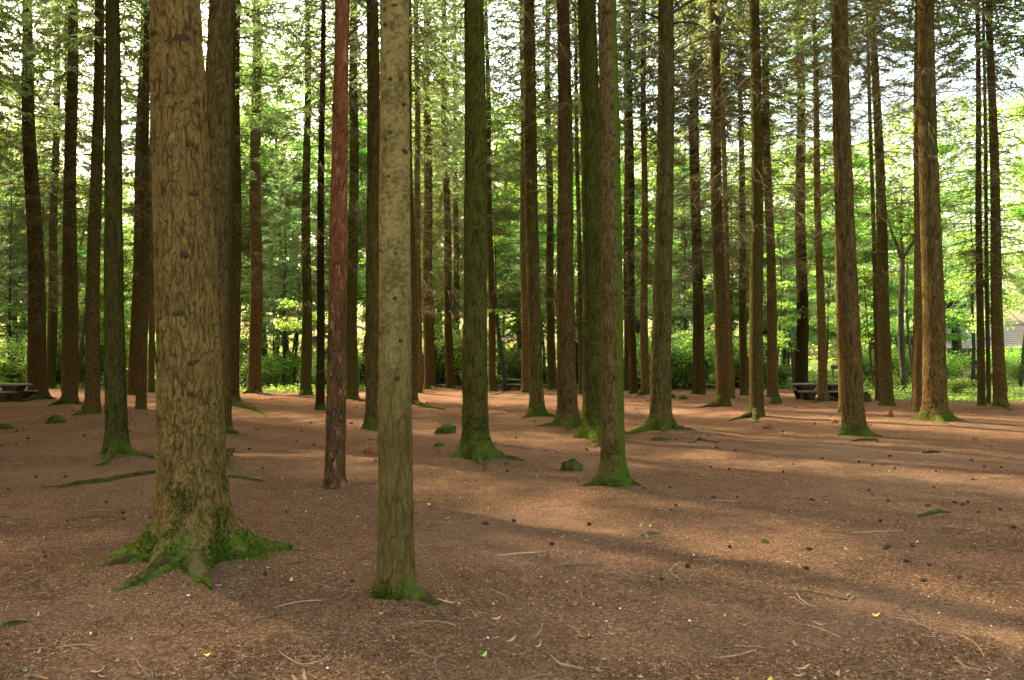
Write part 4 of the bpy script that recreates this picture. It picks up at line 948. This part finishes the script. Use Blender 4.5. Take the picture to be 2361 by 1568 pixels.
col = gm.ramp(fineval, [(0.37, (0.027, 0.012, 0.004)), (0.48, (0.086, 0.042, 0.019)), (0.58, (0.142, 0.076, 0.039)), (0.70, (0.36, 0.24, 0.14))])
col = gm.mix(1.0, col, gm.ramp(n_mid, [(0.25, (0.70, 0.68, 0.66)), (0.6, (1.05, 1.03, 1.0)), (0.85, (1.25, 1.2, 1.15))]), 'MULTIPLY')
soil = gm.noise(v1, 0.22, 5, .6)
col = gm.mix(gm.math('MULTIPLY', gm.ramp(soil, [(0.48, (0, 0, 0)), (0.66, (1, 1, 1))]), 0.5), col, (0.172, 0.102, 0.056))
col = gm.mix(1.0, col, gm.ramp(n_big, [(0.3, (0.86, 0.84, 0.82)), (0.7, (1.12, 1.1, 1.08))]), 'MULTIPLY')
mo = gm.math('MULTIPLY', gm.math('SUBTRACT', gm.math('ADD', gm.attr('moss'), gm.math('MULTIPLY', gm.math('SUBTRACT', n_mid, .5), 1.6)), 0.42), 2.2, clamp=True)
col = gm.mix(gm.math('MULTIPLY', mo, .8), col, gm.mix(n_fine, (0.035, 0.046, 0.006), (0.10, 0.095, 0.016)))
gcol = gm.mix(n_mid, (0.030, 0.045, 0.010), (0.07, 0.075, 0.024))
col = gm.mix(gm.attr('green'), col, gcol)
gm.link(col, gm.p.inputs['Base Color']); gm.p.inputs['Roughness'].default_value = 0.92; gm.bump(fineval, 0.035)
setting(obj('ground', mb.mesh('ground', True, {'moss': mossg, 'green': green}), gm.m))

# sandy path across the far edge of the clearing
pm = plain('path_sand', (0.20, 0.13, 0.08), (0.32, 0.23, 0.15), 3, bump=0.01)
mb = MB(); s = np.linspace(0, 1, 60); xs = -4 + 50 * s; ys = 47.0 + 2.2 * np.sin(s * 5) + 6 * s; w = 0.9 + .25 * np.sin(s * 23)
cl = np.stack([xs, ys], 1); v = np.concatenate([np.stack([xs, ys - w], 1), np.stack([xs, ys + w], 1)]); zz = gh(v[:, 0], v[:, 1]) * np.clip(1.2 - np.hypot(v[:, 0], v[:, 1]) / 90, .15, 1) + 0.02
mb.add(np.column_stack([v, zz]), [[k, k + 1, 61 + k, 60 + k] for k in range(59)])
setting(obj('path', mb.mesh('path'), pm))

# herbs and low leaves beyond the litter
r = np.random.default_rng(44); n = 150000
Y = 26 + 44 * r.uniform(0, 1, n) ** 1.1; vx = r.uniform(-150, 2520, n); X = (vx - CX) / F_PX * Y
Ye = F_PX * CAM_H / (np.interp(vx, EDGE_X, EDGE_Y) - HORIZON)
clump = fbm(np.stack([X * .6, Y * .6, Y * 0], 1), 3, 21)
py = np.interp(X, xs, ys, left=-99, right=-99)
keep = (Y > Ye + 1.2 + 9 * (0.5 - clump)) & (np.abs(Y - py) > 1.1) & (r.random(n) < sstep(.28, .6, clump) + .15)
X, Y, clump = X[keep], Y[keep], clump[keep]; m = len(X)
hgt = (0.04 + 0.75 * sstep(.4, .75, clump)) * np.clip((Y - np.interp(CX + X / Y * F_PX, EDGE_X, Ye[:0] if False else F_PX * CAM_H / (np.array(EDGE_Y) - HORIZON))) / 6 + .25, .2, 1)
hgt = hgt * np.where(X > 0.55 * Y, .22, 1.0); c = np.stack([X, Y, hgt * r.uniform(0.05, 1, m) + .02], 1)
ax = r.normal(0, 1, (m, 3)); ax[:, 2] *= .5; ax /= np.linalg.norm(ax, axis=1)[:, None]; sd = np.cross(ax, r.normal(0, .5, (m, 3)) + np.array([0, 0, 1.])); sd /= np.linalg.norm(sd, axis=1)[:, None]
L = r.uniform(.07, .16, m); mb = MB(); mb.leaves(c, ax, sd, L, L * .6)
setting(obj('undergrowth', mb.mesh('undergrowth', False), M['herb']), 'stuff', 'low green herbs and brambles beyond the needle litter')

# ------------------------------------------------------------------ picnic tables
M['tabletop'] = plain('weathered_table_top', (0.13, 0.115, 0.075), (0.24, 0.215, 0.15), 5, stretch=(1, 6, 1))
M['tableleg'] = plain('dark_table_legs', (0.040, 0.026, 0.013), (0.085, 0.055, 0.028), 8, stretch=(3, 3, 1))
def flare(w0, w1, z0, z1):
    h = z1 - z0
    return [(-w0, z0), (w0, z0), (w0, z0 + h * .62), (w0 * 1.12, z0 + h * .72), ((w0 + w1) / 2, z0 + h * .86), (w1, z1), (-w1, z1), (-(w0 + w1) / 2, z0 + h * .86), (-w0 * 1.12, z0 + h * .72), (-w0, z0 + h * .62)]
def picnic_table(x, yb, label, rz=0.0, s=1.0, L=2.0):
    g = ground_at(x, yb); e = empty('picnic_table', (g[0], g[1], gz(g) - .02), label, 'picnic table', 'picnic tables', rz); e.scale = (s, s, s)
    n = 3
    for k in range(n):
        mb = MB(); mb.box((0, (k - 1) * .27, .705), (L, .262, .065)); obj('plank', mb.mesh('plank', False), M['tabletop'], e)
    for sx in (-1, 1):
        mb = MB(); mb.prism(flare(.155, .34, -.05, .670), -.33, .33); mb.v = [v + np.array([sx * L * .26, 0, 0]) for v in mb.v]; obj('pedestal', mb.mesh('pedestal', False), M['tableleg'], e)
    for sy in (-1, 1):
        mb = MB(); mb.box((0, sy * .72, .425), (L * .98, .28, .06)); obj('bench_seat', mb.mesh('bench_seat', False), M['tabletop'], e)
        for sx in (-1, 1):
            mb = MB(); mb.prism(flare(.12, .24, -.05, .393), -.11, .11); mb.v = [v + np.array([sx * L * .27, sy * .72, 0]) for v in mb.v]; obj('bench_leg', mb.mesh('bench_leg', False), M['tableleg'], e)
    return e
picnic_table(3, 925, 'weathered picnic table cut by the left edge of the picture', 0.03)
picnic_table(1186, 899, 'small far picnic table near the middle, between two slim trunks', -0.10, .86, 1.7)
picnic_table(1893, 922, 'picnic table with benches half hidden by the pale slender trunk on the right', -0.04, 1.0, 2.3)
picnic_table(1496, 896, 'far picnic table hidden behind the splay-rooted conifer', 0.06, .95)
picnic_table(1716, 893, 'far picnic table glimpsed behind two slim trunks right of centre', 0.1, .95)

# ------------------------------------------------------------------ cabin and fence
M['board'] = plain('cabin_boards', (0.115, 0.042, 0.024), (0.21, 0.085, 0.045), 3, stretch=(6, 6, 1), rnd=.4)
M['roof'] = plain('cabin_roof', (0.17, 0.125, 0.095), (0.26, 0.20, 0.16), 2, rough=.6, stretch=(1, 5, 5))
M['trim'] = plain('cabin_trim', (0.05, 0.032, 0.024), (0.09, 0.06, 0.042), 4)
M['palefence'] = plain('fence_wood', (0.27, 0.21, 0.155), (0.40, 0.33, 0.25), 4, rnd=.4)
g = ground_at(2300, 874); cab = empty('cabin', (g[0], g[1], 0), 'red-brown boarded cabin with pale roof among the trees at the right edge', 'cabin')
CW, CD, WH = 11.0, 5.0, 2.55
board = MB(); board.box((0, 0, WH / 2), (.235, .05, WH)); board = board.mesh('board', False); board.materials.append(M['board'])
wall = MB(); wall.box((0, CD / 2, WH / 2), (CW, CD, WH)); wall = obj('wall', wall.mesh('wall', False), M['trim'], cab)
for k in range(44):
    obj('board', board, None, wall, (-CW / 2 + .125 + k * .25, -.028, 0))
for k in range(18):
    o = obj('board', board, None, wall, (-CW / 2 - .028, .3 + k * .25, 0)); o.rotation_euler = (0, 0, math.pi / 2)
mb = MB(); mb.prism([(-CW / 2 - .6, 0), (CW / 2 + .6, 0), (CW / 2 + .6, .12), (-CW / 2 - .6, .12)], 0, 4.3)
roof = obj('roof', mb.mesh('roof', False), M['roof'], cab, (0, -.75, WH - .12)); roof.rotation_euler = (math.radians(34), 0, 0)
mb2 = MB(); mb2.prism([(-CW / 2 - .6, 0), (CW / 2 + .6, 0), (CW / 2 + .6, .12), (-CW / 2 - .6, .12)], 0, 4.0)
roof2 = obj('roof', mb2.mesh('roof', False), M['roof'], cab, (0, CD + .45, WH - .12)); roof2.rotation_euler = (math.radians(146), 0, 0)
tile = MB(); tile.box((0, 0, 0), (CW + 1.1, .30, .035)); tile = tile.mesh('shingle_course', False); tile.materials.append(M['roof'])
for k in range(13): o = obj('shingle_course', tile, None, roof, (0, .18 + k * .32, .135)); o.rotation_euler = (math.radians(-3), 0, 0)
mb = MB(); mb.box((0, -.80, WH - .2), (CW + 1.3, .06, .22)); obj('fascia', mb.mesh('fascia', False), M['trim'], cab)
for sx in (-1, 1):
    mb = MB(); mb.prism([(0, 0), (CD, 0), (CD / 2, 1.75)], -.04, .04); o = obj('gable', mb.mesh('gable', False), M['trim'], cab, (sx * (CW / 2 - .05), 0, WH)); o.rotation_euler = (0, 0, math.pi / 2)
for sx in (-1.8, 2.0):
    mb = MB(); mb.box((sx, -.075, 1.45), (1.0, .05, .9)); wnd = obj('window', mb.mesh('window_frame', False), M['trim'], cab)
    mb = MB(); mb.box((sx, -.102, 1.45), (.84, .01, .74)); gl = NT('window_glass'); gl.p.inputs['Base Color'].default_value = (.02, .025, .025, 1); gl.p.inputs['Roughness'].default_value = .08; obj('pane', mb.mesh('pane', False), gl.m, wnd)
g = ground_at(2218, 880); fe = empty('fence', (g[0], g[1], 0), 'low pale wooden fence with a top rail beside the Y-shaped tree', 'fence', None, .05)
picket = MB(); picket.box((0, 0, .42), (.15, .03, .84)); picket = picket.mesh('picket', False); picket.materials.append(M['palefence'])
for k in range(20): obj('picket', picket, None, fe, (-2.2 + k * .225, 0, 0))
for k in range(3):
    mb = MB(); mb.box((-2.2 + k * 2.15, .07, .48), (.12, .1, 1.0)); obj('post', mb.mesh('post', False), M['palefence'], fe)
mb = MB(); mb.box((-.05, -.02, .93), (4.7, .12, .14)); obj('rail', mb.mesh('rail', False), M['palefence'], fe)
g = ground_at(1920, 876); sg = empty('signpost', (g[0], g[1], 0), 'small dark post with a flat board behind the picnic table on the right', 'signpost')
mb = MB(); mb.box((0, 0, .5), (.12, .12, 1.1)); obj('post', mb.mesh('post', False), M['trim'], sg)
mb = MB(); mb.box((.2, -.08, 1.0), (.75, .04, .3)); obj('board', mb.mesh('board', False), M['trim'], sg)

# ------------------------------------------------------------------ stumps, logs and humps on the floor
M['stump'] = bark_material('stump_moss', (0.10, 0.07, 0.04), (0.10, 0.07, 0.04), (0.03, 0.02, 0.01), cw=.03, ch=.06, moss_h=0, moss_all=.85, bump=.01)
M['rot'] = plain('rotten_wood', (0.085, 0.032, 0.016), (0.21, 0.085, 0.038), 9, bump=.01)
M['barewood'] = plain('bare_root_wood', (0.070, 0.048, 0.022), (0.14, 0.100, 0.048), 7, stretch=(1, 1, 1))
def lump(name, x, y, w, h, label, cat, mat, seed, cut=True, depth=0.8, spike=0.0):
    """irregular stump or hump: w, h in view pixels"""
    g = ground_at(x, y); s = g[1] / F_PX; W, H = w * s / 2, h * s; n, m = 16, 8; r = np.random.default_rng(seed); v = []
    for k in range(m + 1):
        u = k / m; zz = -0.06 + (H + 0.06) * u; f = ((1.22 - .30 * u) * (1 - max(0, u - .72) * 2.2)) if cut else math.sqrt(max(1 - u * u, 0.0004))
        for i in range(n):
            a = 2 * math.pi * i / n; v.append((W * f * math.cos(a), W * depth * f * math.sin(a), zz))
    v = np.array(v); nz = fbm(v / max(W, .05) * 1.6 + seed, 3, seed)
    v[:, :2] *= (0.62 + 0.76 * nz)[:, None]; v[:, 2] += (nz - .5) * H * 1.1 * np.clip(v[:, 2] / H, 0, 1)
    v[:, 2] += spike * H * np.exp(-((v[:, 0] - W * .3) ** 2 + v[:, 1] ** 2) / (W * .35) ** 2) * np.clip(v[:, 2] / H, 0, 1)
    q = [[k * n + i, k * n + (i + 1) % n, (k + 1) * n + (i + 1) % n, (k + 1) * n + i] for k in range(m) for i in range(n)]
    top = v[-n:].mean(0); v = np.vstack([v, top]); t = [[m * n + i, m * n + (i + 1) % n, len(v) - 1] for i in range(n)]
    mb = MB(); mb.add(v, q, t); o = obj(name, mb.mesh(name), M[mat]); o.location = (g[0], g[1], gz(g)); return tag(o, label, cat)
lump('stump', 1027, 998, 44, 20, 'low mossy stump left of the mossy green trunk', 'stump', 'stump', 1)
lump('stump', 1320, 1084, 48, 25, 'moss-covered log end lying left of the twin trunks', 'stump', 'stump', 2)
lump('stump', 131, 977, 38, 16, 'mossy stump on the litter below the third trunk from the left', 'stump', 'stump', 3)
lump('stump', 12, 989, 32, 13, 'dark low stump at the left edge of the picture', 'stump', 'stump', 4)
lump('stump', 530, 1045, 22, 12, 'small mossy stump right behind the thickest trunk', 'stump', 'stump', 5)
lump('stump', 601, 1190, 15, 16, 'small pointed stump of brown wood right of the thickest trunk', 'stump', 'rot', 6, spike=.9)
lump('stump', 860, 1047, 34, 15, 'reddish rotten stump left of the grey-tan trunk', 'stump', 'rot', 7)
lump('stump', 1772, 988, 22, 12, 'small reddish stump right of the conifer with trailing root', 'stump', 'rot', 8)
lump('stump', 2050, 962, 14, 13, 'little red-brown stump left of the thick sunlit trunk', 'stump', 'rot', 9, spike=.5)
lump('stump', 1925, 976, 15, 8, 'tiny brown stump left of the thick brown conifer', 'stump', 'rot', 10)
lump('stump', 1996, 926, 22, 20, 'squat dark stump standing in for a bench leg behind the thick brown conifer', 'stump', 'dkstump' if 'dkstump' in M else 'stump', 11)  # bench leg given the shape of a stump
lump('moss_hump', 1787, 930, 34, 16, 'bright mossy hump at the foot of the tan-green conifer', 'moss hump', 'stump', 12, False)
lump('moss_hump', 1575, 921, 26, 12, 'mossy hump on the litter right of the splay-rooted conifer', 'moss hump', 'stump', 13, False)
lump('moss_hump', 1552, 917, 18, 9, 'smaller mossy hump beside another right of the splay-rooted conifer', 'moss hump', 'stump', 14, False)
lump('moss_hump', 1524, 1013, 54, 9, 'flat mossy hump in front of the splayed roots', 'moss hump', 'stump', 15, False)
lump('moss_hump', 1012, 1029, 30, 7, 'faint green moss patch below the low mossy stump', 'moss hump', 'stump', 16, False)
lump('moss_hump', 726, 1494, 24, 8, 'small bright moss tuft at the bottom of the picture', 'moss hump', 'stump', 17, False)
lump('moss_hump', 1765, 1258, 28, 8, 'dark moss tuft on the open litter right of centre', 'moss hump', 'stump', 18, False)
lump('moss_hump', 2250, 1016, 24, 9, 'low brown hump on the litter near the right edge', 'moss hump', 'rot', 19, False)
lump('wood_peg', 1263, 1281, 7, 14, 'short upright wooden peg on the open litter', 'wood peg', 'rot', 20)
lump('moss_hump', 101, 1280, 14, 7, 'tiny green moss ball on the litter left of the thickest trunk', 'moss hump', 'stump', 21, False)

def stick(name, pts, rpx, label, cat, mat, lift=0.6, fork=None, group=None):
    """a stick or root lying on the floor along picture points"""
    g = np.array([ground_at(*p) for p in pts]); r0 = rpx * g[0][1] / F_PX
    n = len(g); s = np.linspace(0, n - 1, n * 4); ii = np.minimum(s.astype(int), n - 2); w = (s - ii)[:, None]; p = g[ii] * (1 - w) + g[ii + 1] * w
    p += np.cumsum(np.random.default_rng(int(pts[0][0])).normal(0, r0 * .25, p.shape), 0) * np.array([1, 1, 0])
    rad = r0 * (0.35 + 0.65 * np.sin(np.linspace(0.35, 2.85, len(p))))
    p[:, 2] = gh(p[:, 0], p[:, 1]) + rad * lift
    mb = MB(); mb.tube(p, rad, 7)
    if fork:
        f = ground_at(*fork); m0 = p[len(p) // 2]; f[2] = gz(f) + r0 * .5; mb.tube([m0, (m0 + f) / 2 + np.array([0, 0, r0]), f], [r0 * .7, r0 * .55, r0 * .3], 6)
    o = obj(name, mb.mesh(name), M[mat]); return tag(o, label, cat, group)
M['twig'] = plain('pale_twig', (0.13, 0.078, 0.040), (0.25, 0.165, 0.095), 20, rnd=.5)
M['twigdark'] = plain('dark_twig', (0.050, 0.030, 0.015), (0.11, 0.070, 0.036), 20)
M['chip'] = plain('orange_wood_chip', (0.22, 0.115, 0.05), (0.38, 0.23, 0.115), 16, rnd=.5)
stick('mossy_log', [(135, 1122), (190, 1113), (250, 1105), (310, 1095), (375, 1086)], 8, 'long mossy log or root lying left of the thickest trunk', 'log', 'stump', .3)
stick('bare_root', [(1592, 1024), (1615, 1013), (1640, 1020), (1662, 1024)], 6, 'grey bare root arching over the litter right of the splayed roots', 'root', 'barewood', .5)
stick('bare_root', [(2118, 1197), (2145, 1190), (2170, 1185), (2196, 1187)], 6, 'dark mossy root surfacing on the open litter at the right', 'root', 'stump', .3)
stick('bare_root', [(2128, 1048), (2145, 1045), (2162, 1044)], 5, 'short dark green root piece on the litter right of the thick brown conifer', 'root', 'stump', .3)
stick('bare_root', [(1966, 1018), (1990, 1014), (2014, 1015), (2022, 1020)], 4, 'thin root loop in front of the thick brown conifer', 'root', 'stump', .3)
stick('bare_root', [(0, 1440), (30, 1436), (64, 1432)], 7, 'dark mossy root at the left edge low in the picture', 'root', 'stump', .2)
stick('bare_root', [(520, 1098), (560, 1103), (610, 1112)], 5, 'thin mossy root right of the thickest trunk', 'root', 'stump', .2)
stick('bare_root', [(1130, 910), (1155, 909), (1180, 913), (1200, 914)], 2.2, 'dark thin root in front of the far central picnic table', 'root', 'barewood', .3)
stick('log', [(1003, 892), (1020, 891), (1036, 893)], 3, 'pale log lying behind the trunks left of the mossy green one', 'log', 'twig', .8)
stick('wood_chunk', [(1478, 1240), (1500, 1235), (1530, 1236)], 6, 'dark weathered wood chunk on the litter below the twin trunks', 'wood chunk', 'barewood', .5)
SOLO = [([(1570, 1298), (1543, 1320), (1560, 1335), (1575, 1345)], 2.4, 'curled pale twig below the splay-rooted conifer', 'twig'), ([(1832, 1365), (1845, 1390), (1870, 1405), (1888, 1408)], 3, 'curved pinkish stick low at the right', 'twig'),
 ([(640, 1492), (665, 1508), (690, 1522), (725, 1515), (765, 1503)], 3.2, 'long forked stick at the bottom, left of the nearest trunk', 'twig'), ([(330, 1500), (312, 1523), (345, 1558)], 3.2, 'hooked pale stick near the bottom left corner', 'twig'),
 ([(1270, 1500), (1300, 1530), (1345, 1540)], 3.4, 'broken reddish stick at the bottom right of the nearest trunk', 'chip'), ([(2195, 1515), (2225, 1545), (2290, 1560)], 3.2, 'pale forked stick in the bottom right corner', 'twig'),
 ([(1295, 1296), (1340, 1297), (1390, 1300)], 2.6, 'straight dark twig on the litter below the twin trunks', 'twigdark'), ([(1527, 1390), (1550, 1398), (1570, 1392)], 3.2, 'bleached bone-like stick pieces low right of centre', 'twig'),
 ([(1250, 1268), (1190, 1275), (1152, 1277)], 3.6, 'orange split chip of wood right of the nearest trunk', 'chip'), ([(2050, 1430), (2110, 1440), (2165, 1458)], 2.4, 'thin pale twig in the low right light', 'twig'),
 ([(1115, 1345), (1150, 1362), (1180, 1370)], 2.2, 'thin twig just right of the nearest trunk foot', 'twig'), ([(1645, 1603 - 90), (1700, 1510), (1745, 1500)], 2.6, 'reddish straight stick low right of centre', 'chip'),
 ([(1735, 1355), (1748, 1380), (1765, 1398)], 2.2, 'short bent grey twig right of the curled one', 'twigdark'), ([(1020, 1500), (1002, 1515), (1008, 1540)], 3, 'arched pale twig below the nearest trunk', 'twig'),
 ([(715, 1340), (760, 1352), (800, 1362)], 2, 'long thin twig between the two foreground trunks', 'twig'), ([(1008, 1385), (1030, 1388), (1050, 1389)], 2.6, 'reddish twig at the tip of the nearest trunk root', 'chip'), ([(95, 1120), (120, 1120), (150, 1119)], 2.5, 'thin dark twig beside the tip of the long mossy log', 'twigdark'),
 ([(2060, 1195 - 158), (2100, 1040), (2140, 1040)], 2, 'thin dark twig behind the root piece at the right', 'twigdark'), ([(1960, 1236), (2020, 1232), (2080, 1230)], 2.2, 'straw-coloured twig on the open litter at the right', 'twig'), ([(1860, 1448), (1905, 1468), (1940, 1480)], 2.6, 'long curved pale stick in the low right sun patch', 'twig')]
for pts, rp, lab, mt in SOLO: stick('stick', pts, rp * .75, lab, 'stick', mt, .6)

# ------------------------------------------------------------------ cones, chips, leaves, pebbles scattered on the litter
r = np.random.default_rng(2024)
def scatter(n, y0, y1, wide=0.70):
    """even over the view of the floor: more per square metre nearby"""
    v = r.uniform(0, 1, n); Y = 1 / (1 / y1 + (1 / y0 - 1 / y1) * v); X = (r.uniform(-1, 1, n)) * (wide * Y + .4)
    return X, Y
def clear(X, Y, d=0.25):
    ok = np.ones(len(X), bool)
    for t in INFO.values(): ok &= np.hypot(X - t.base[0], Y - t.base[1]) > t.r1 * 1.5 + d * .3
    return ok
cone = MB(); s = np.linspace(0, 1, 7); n = 10; v = []
for k, u in enumerate(s):
    rr = 0.019 * math.sin(math.pi * (0.12 + 0.84 * u)) ** .8
    for i in range(n):
        a = 2 * math.pi * i / n + k * .31; w = 1 + (.28 if (i + k) % 2 else -.12); v.append((rr * w * math.cos(a), rr * w * math.sin(a), -0.035 + .07 * u))
q = [[k * n + i, k * n + (i + 1) % n, (k + 1) * n + (i + 1) % n, (k + 1) * n + i] for k in range(6) for i in range(n)]
cone.add(v, q, [[i, i + 1, 0] for i in range(1, n - 1)] + [[6 * n, 6 * n + i, 6 * n + i + 1] for i in range(1, n - 1)]); cone = cone.mesh('pine_cone', False)
cone.materials.append(plain('cone_scales', (0.030, 0.014, 0.009), (0.085, 0.040, 0.024), 60, rnd=.6))
X, Y = scatter(430, 6.0, 34); ok = clear(X, Y) & (r.random(430) < np.clip((Y - 4) / 9, .12, 1)); X, Y = X[ok][:170], Y[ok][:170]; Z = gh(X, Y)
for x, y, z in zip(X, Y, Z):
    o = obj('pine_cone', cone, None, None, (x, y, z + .012)); s = r.uniform(.55, .95) * (1 + .9 * min(max((y - 10) / 20, 0), 1)); o.scale = (s, s, s * r.uniform(.7, 1.1)); o.rotation_euler = (math.pi / 2 + r.uniform(-.4, .4), 0, r.uniform(0, 6.28))
    tag(o, 'small dark fallen cone lying on the brown needle litter', 'cone', 'cones scattered over the litter')
def twig_mesh(seed, L):
    rr = np.random.default_rng(seed); s = np.linspace(0, 1, 8); b = rr.uniform(-.35, .35); a = rr.uniform(-.15, .15)
    p = np.stack([(s - .5) * L, b * L * (s - .5) ** 2 + a * L * np.sin(6 * s) * .3, 0.004 + .01 * np.sin(s * 3.1)], 1); mb = MB(); mb.tube(p, np.linspace(.0036, .0016, 8) * (L / .2) ** .5, 5)
    if seed % 2:
        k = 4; mb.tube([p[k], p[k] + np.array([L * .12, L * .10, .01]), p[k] + np.array([L * .22, L * .22, .006])], [.003, .0025, .0015], 4)
    return mb.mesh('twig')
TW = [twig_mesh(i, L) for i, L in enumerate((.10, .14, .18, .24, .3, .38))]
for i, t_ in enumerate(TW): t_.materials.append(M[('twig', 'chip', 'twigdark')[i % 3]])
X, Y = scatter(190, 4.2, 19); ok = clear(X, Y, .5); X, Y = X[ok][:160], Y[ok][:160]; Z = gh(X, Y)
for x, y, z in zip(X, Y, Z):
    o = obj('twig', TW[r.integers(0, 6)], None, None, (x, y, z + .002)); o.rotation_euler = (r.uniform(-.06, .06), r.uniform(-.06, .06), r.uniform(0, 6.28)); s = r.uniform(.7, 1.2); o.scale = (s, s, s)
    tag(o, 'short thin fallen twig lying loose on the needle litter', 'twig', 'loose twigs on the litter')
lm = MB(); a = np.linspace(0, 2 * math.pi, 11)[:-1]; rr = 1 + .18 * np.cos(2 * a); v = np.stack([.030 * rr * np.cos(a), .018 * np.sin(a), .004 + .006 * np.cos(2 * a)], 1); lm.add(np.vstack([v, [0, 0, .001]]), None, [[i, (i + 1) % 10, 10] for i in range(10)]); lm = lm.mesh('fallen_leaf')
def leafmat(n, c1, c2): return plain(n, c1, c2, 30, .7, 0, rnd=.5)
for nm, lab, cat, grp, mt, n, y1 in (('fallen_leaf', 'small yellow fallen leaf on the needle litter', 'leaf', 'yellow leaves on the litter', leafmat('yellow_leaf', (.45, .30, .05), (.52, .36, .10)), 30, 11),
        ('fallen_leaf', 'small fresh green leaf fallen on the needle litter', 'leaf', 'green leaves on the litter', leafmat('green_leaf', (.12, .22, .03), (.26, .36, .07)), 12, 10),
        ('wood_chip', 'pale flat chip of wood or bark on the needle litter', 'wood chip', 'wood chips on the litter', M['chip'], 130, 16)):
    mesh = lm.copy(); mesh.materials.append(mt); X, Y = scatter(n, 3.6, y1); Z = gh(X, Y)
    for x, y, z in zip(X, Y, Z):
        o = obj(nm, mesh, None, None, (x, y, z + .006)); s = r.uniform(.4, .9); o.scale = (s * (0.9 if nm == 'fallen_leaf' else 1.5), s * (1.1 if nm == 'fallen_leaf' else .7), s * 2); o.rotation_euler = (r.uniform(-.35, .35), r.uniform(-.35, .35), r.uniform(0, 6.28)); tag(o, lab, cat, grp)
pb = MB(); v = []; 
for k, u in enumerate((-.5, -.2, .2, .5)):
    for i in range(7): aa = 6.283 * i / 7; w = math.sqrt(1 - (u * 1.5) ** 2) * (1 + .2 * math.sin(i * 2.3 + k)); v.append((.016 * w * math.cos(aa), .013 * w * math.sin(aa), .012 * u + .006))
pb.add(v, [[k * 7 + i, k * 7 + (i + 1) % 7, (k + 1) * 7 + (i + 1) % 7, (k + 1) * 7 + i] for k in range(3) for i in range(7)], [[21, 21 + i, 22 + i] for i in range(1, 6)]); pb = pb.mesh('pebble')
pb.materials.append(plain('white_pebble', (.55, .52, .50), (.78, .76, .76), 30, .6, 0))
PX = [(793, 1320), (434, 1376), (755, 1530), (1430, 1412), (1398, 1440), (2165, 1415), (2285, 1440), (1237, 1102), (2070, 1000), (2050, 1092), (2084, 1087), (1290, 1040), (1600, 1280), (1905, 1165), (1845, 1288), (368, 1240), (650, 1105), (740, 1150), (705, 1175), (1125, 1460), (1590, 1440), (1060, 1145)]
for p in PX:
    g = ground_at(*p); o = obj('pebble', pb, None, None, (g[0], g[1], gz(g) + .002)); s = r.uniform(.35, .7); o.scale = (s, s, s); o.rotation_euler = (0, 0, r.uniform(0, 6)); tag(o, 'tiny white pebble or feather speck on the brown litter', 'pebble', 'white specks on the litter')
g = at_depth(367, 1241, INFO['a7'].Y - .42)

# needles, flakes and crumbs that nobody could count
def litter(name, n, y0, y1, Lr, wr, mat, label, tilt=.25, lift=.004):
    X, Y = scatter(n * 2, y0, y1); d = fbm(np.stack([X * 1.3, Y * 1.3, X * 0], 1), 4, 61); k = r.random(n * 2) < 0.12 + 0.88 * sstep(.38, .62, d); X, Y = X[k], Y[k]; n = len(X); Z = gh(X, Y) + lift
    a = r.uniform(0, 6.283, n); ax = np.stack([np.cos(a), np.sin(a), r.normal(0, tilt * .5, n)], 1); ax /= np.linalg.norm(ax, axis=1)[:, None]
    sd = np.cross(ax, np.stack([r.normal(0, tilt, n), r.normal(0, tilt, n), np.ones(n)], 1)); sd /= np.linalg.norm(sd, axis=1)[:, None]
    sc = 1 + np.clip((Y - 8) / 12, 0, 1.6)
    mb = MB(); mb.leaves(np.stack([X, Y, Z], 1), ax, sd, r.uniform(*Lr, n) * sc, r.uniform(*wr, n) * sc); setting(obj(name, mb.mesh(name, False), mat), 'stuff', label)
def litter_mat(name, stops):
    m = NT(name); g = m.new('ShaderNodeNewGeometry'); m.link(m.ramp(g.outputs['Random Per Island'], stops), m.p.inputs['Base Color']); return m.m
litter('needle_litter', 95000, 3.3, 34, (.02, .075), (.0028, .0055), litter_mat('needles_brown', [(0, (.036, .015, .006)), (.45, (.115, .050, .021)), (.75, (.20, .098, .044)), (1, (.33, .20, .10))]), 'brown fallen needles covering the forest floor')
litter('flake_litter', 36000, 3.3, 36, (.008, .034), (.005, .014), litter_mat('flakes', [(0, (.025, .010, .004)), (.35, (.10, .043, .018)), (.75, (.22, .115, .052)), (.96, (.33, .205, .11)), (1, (.44, .34, .23))]), 'bark flakes and crumbs among the needles', .4)
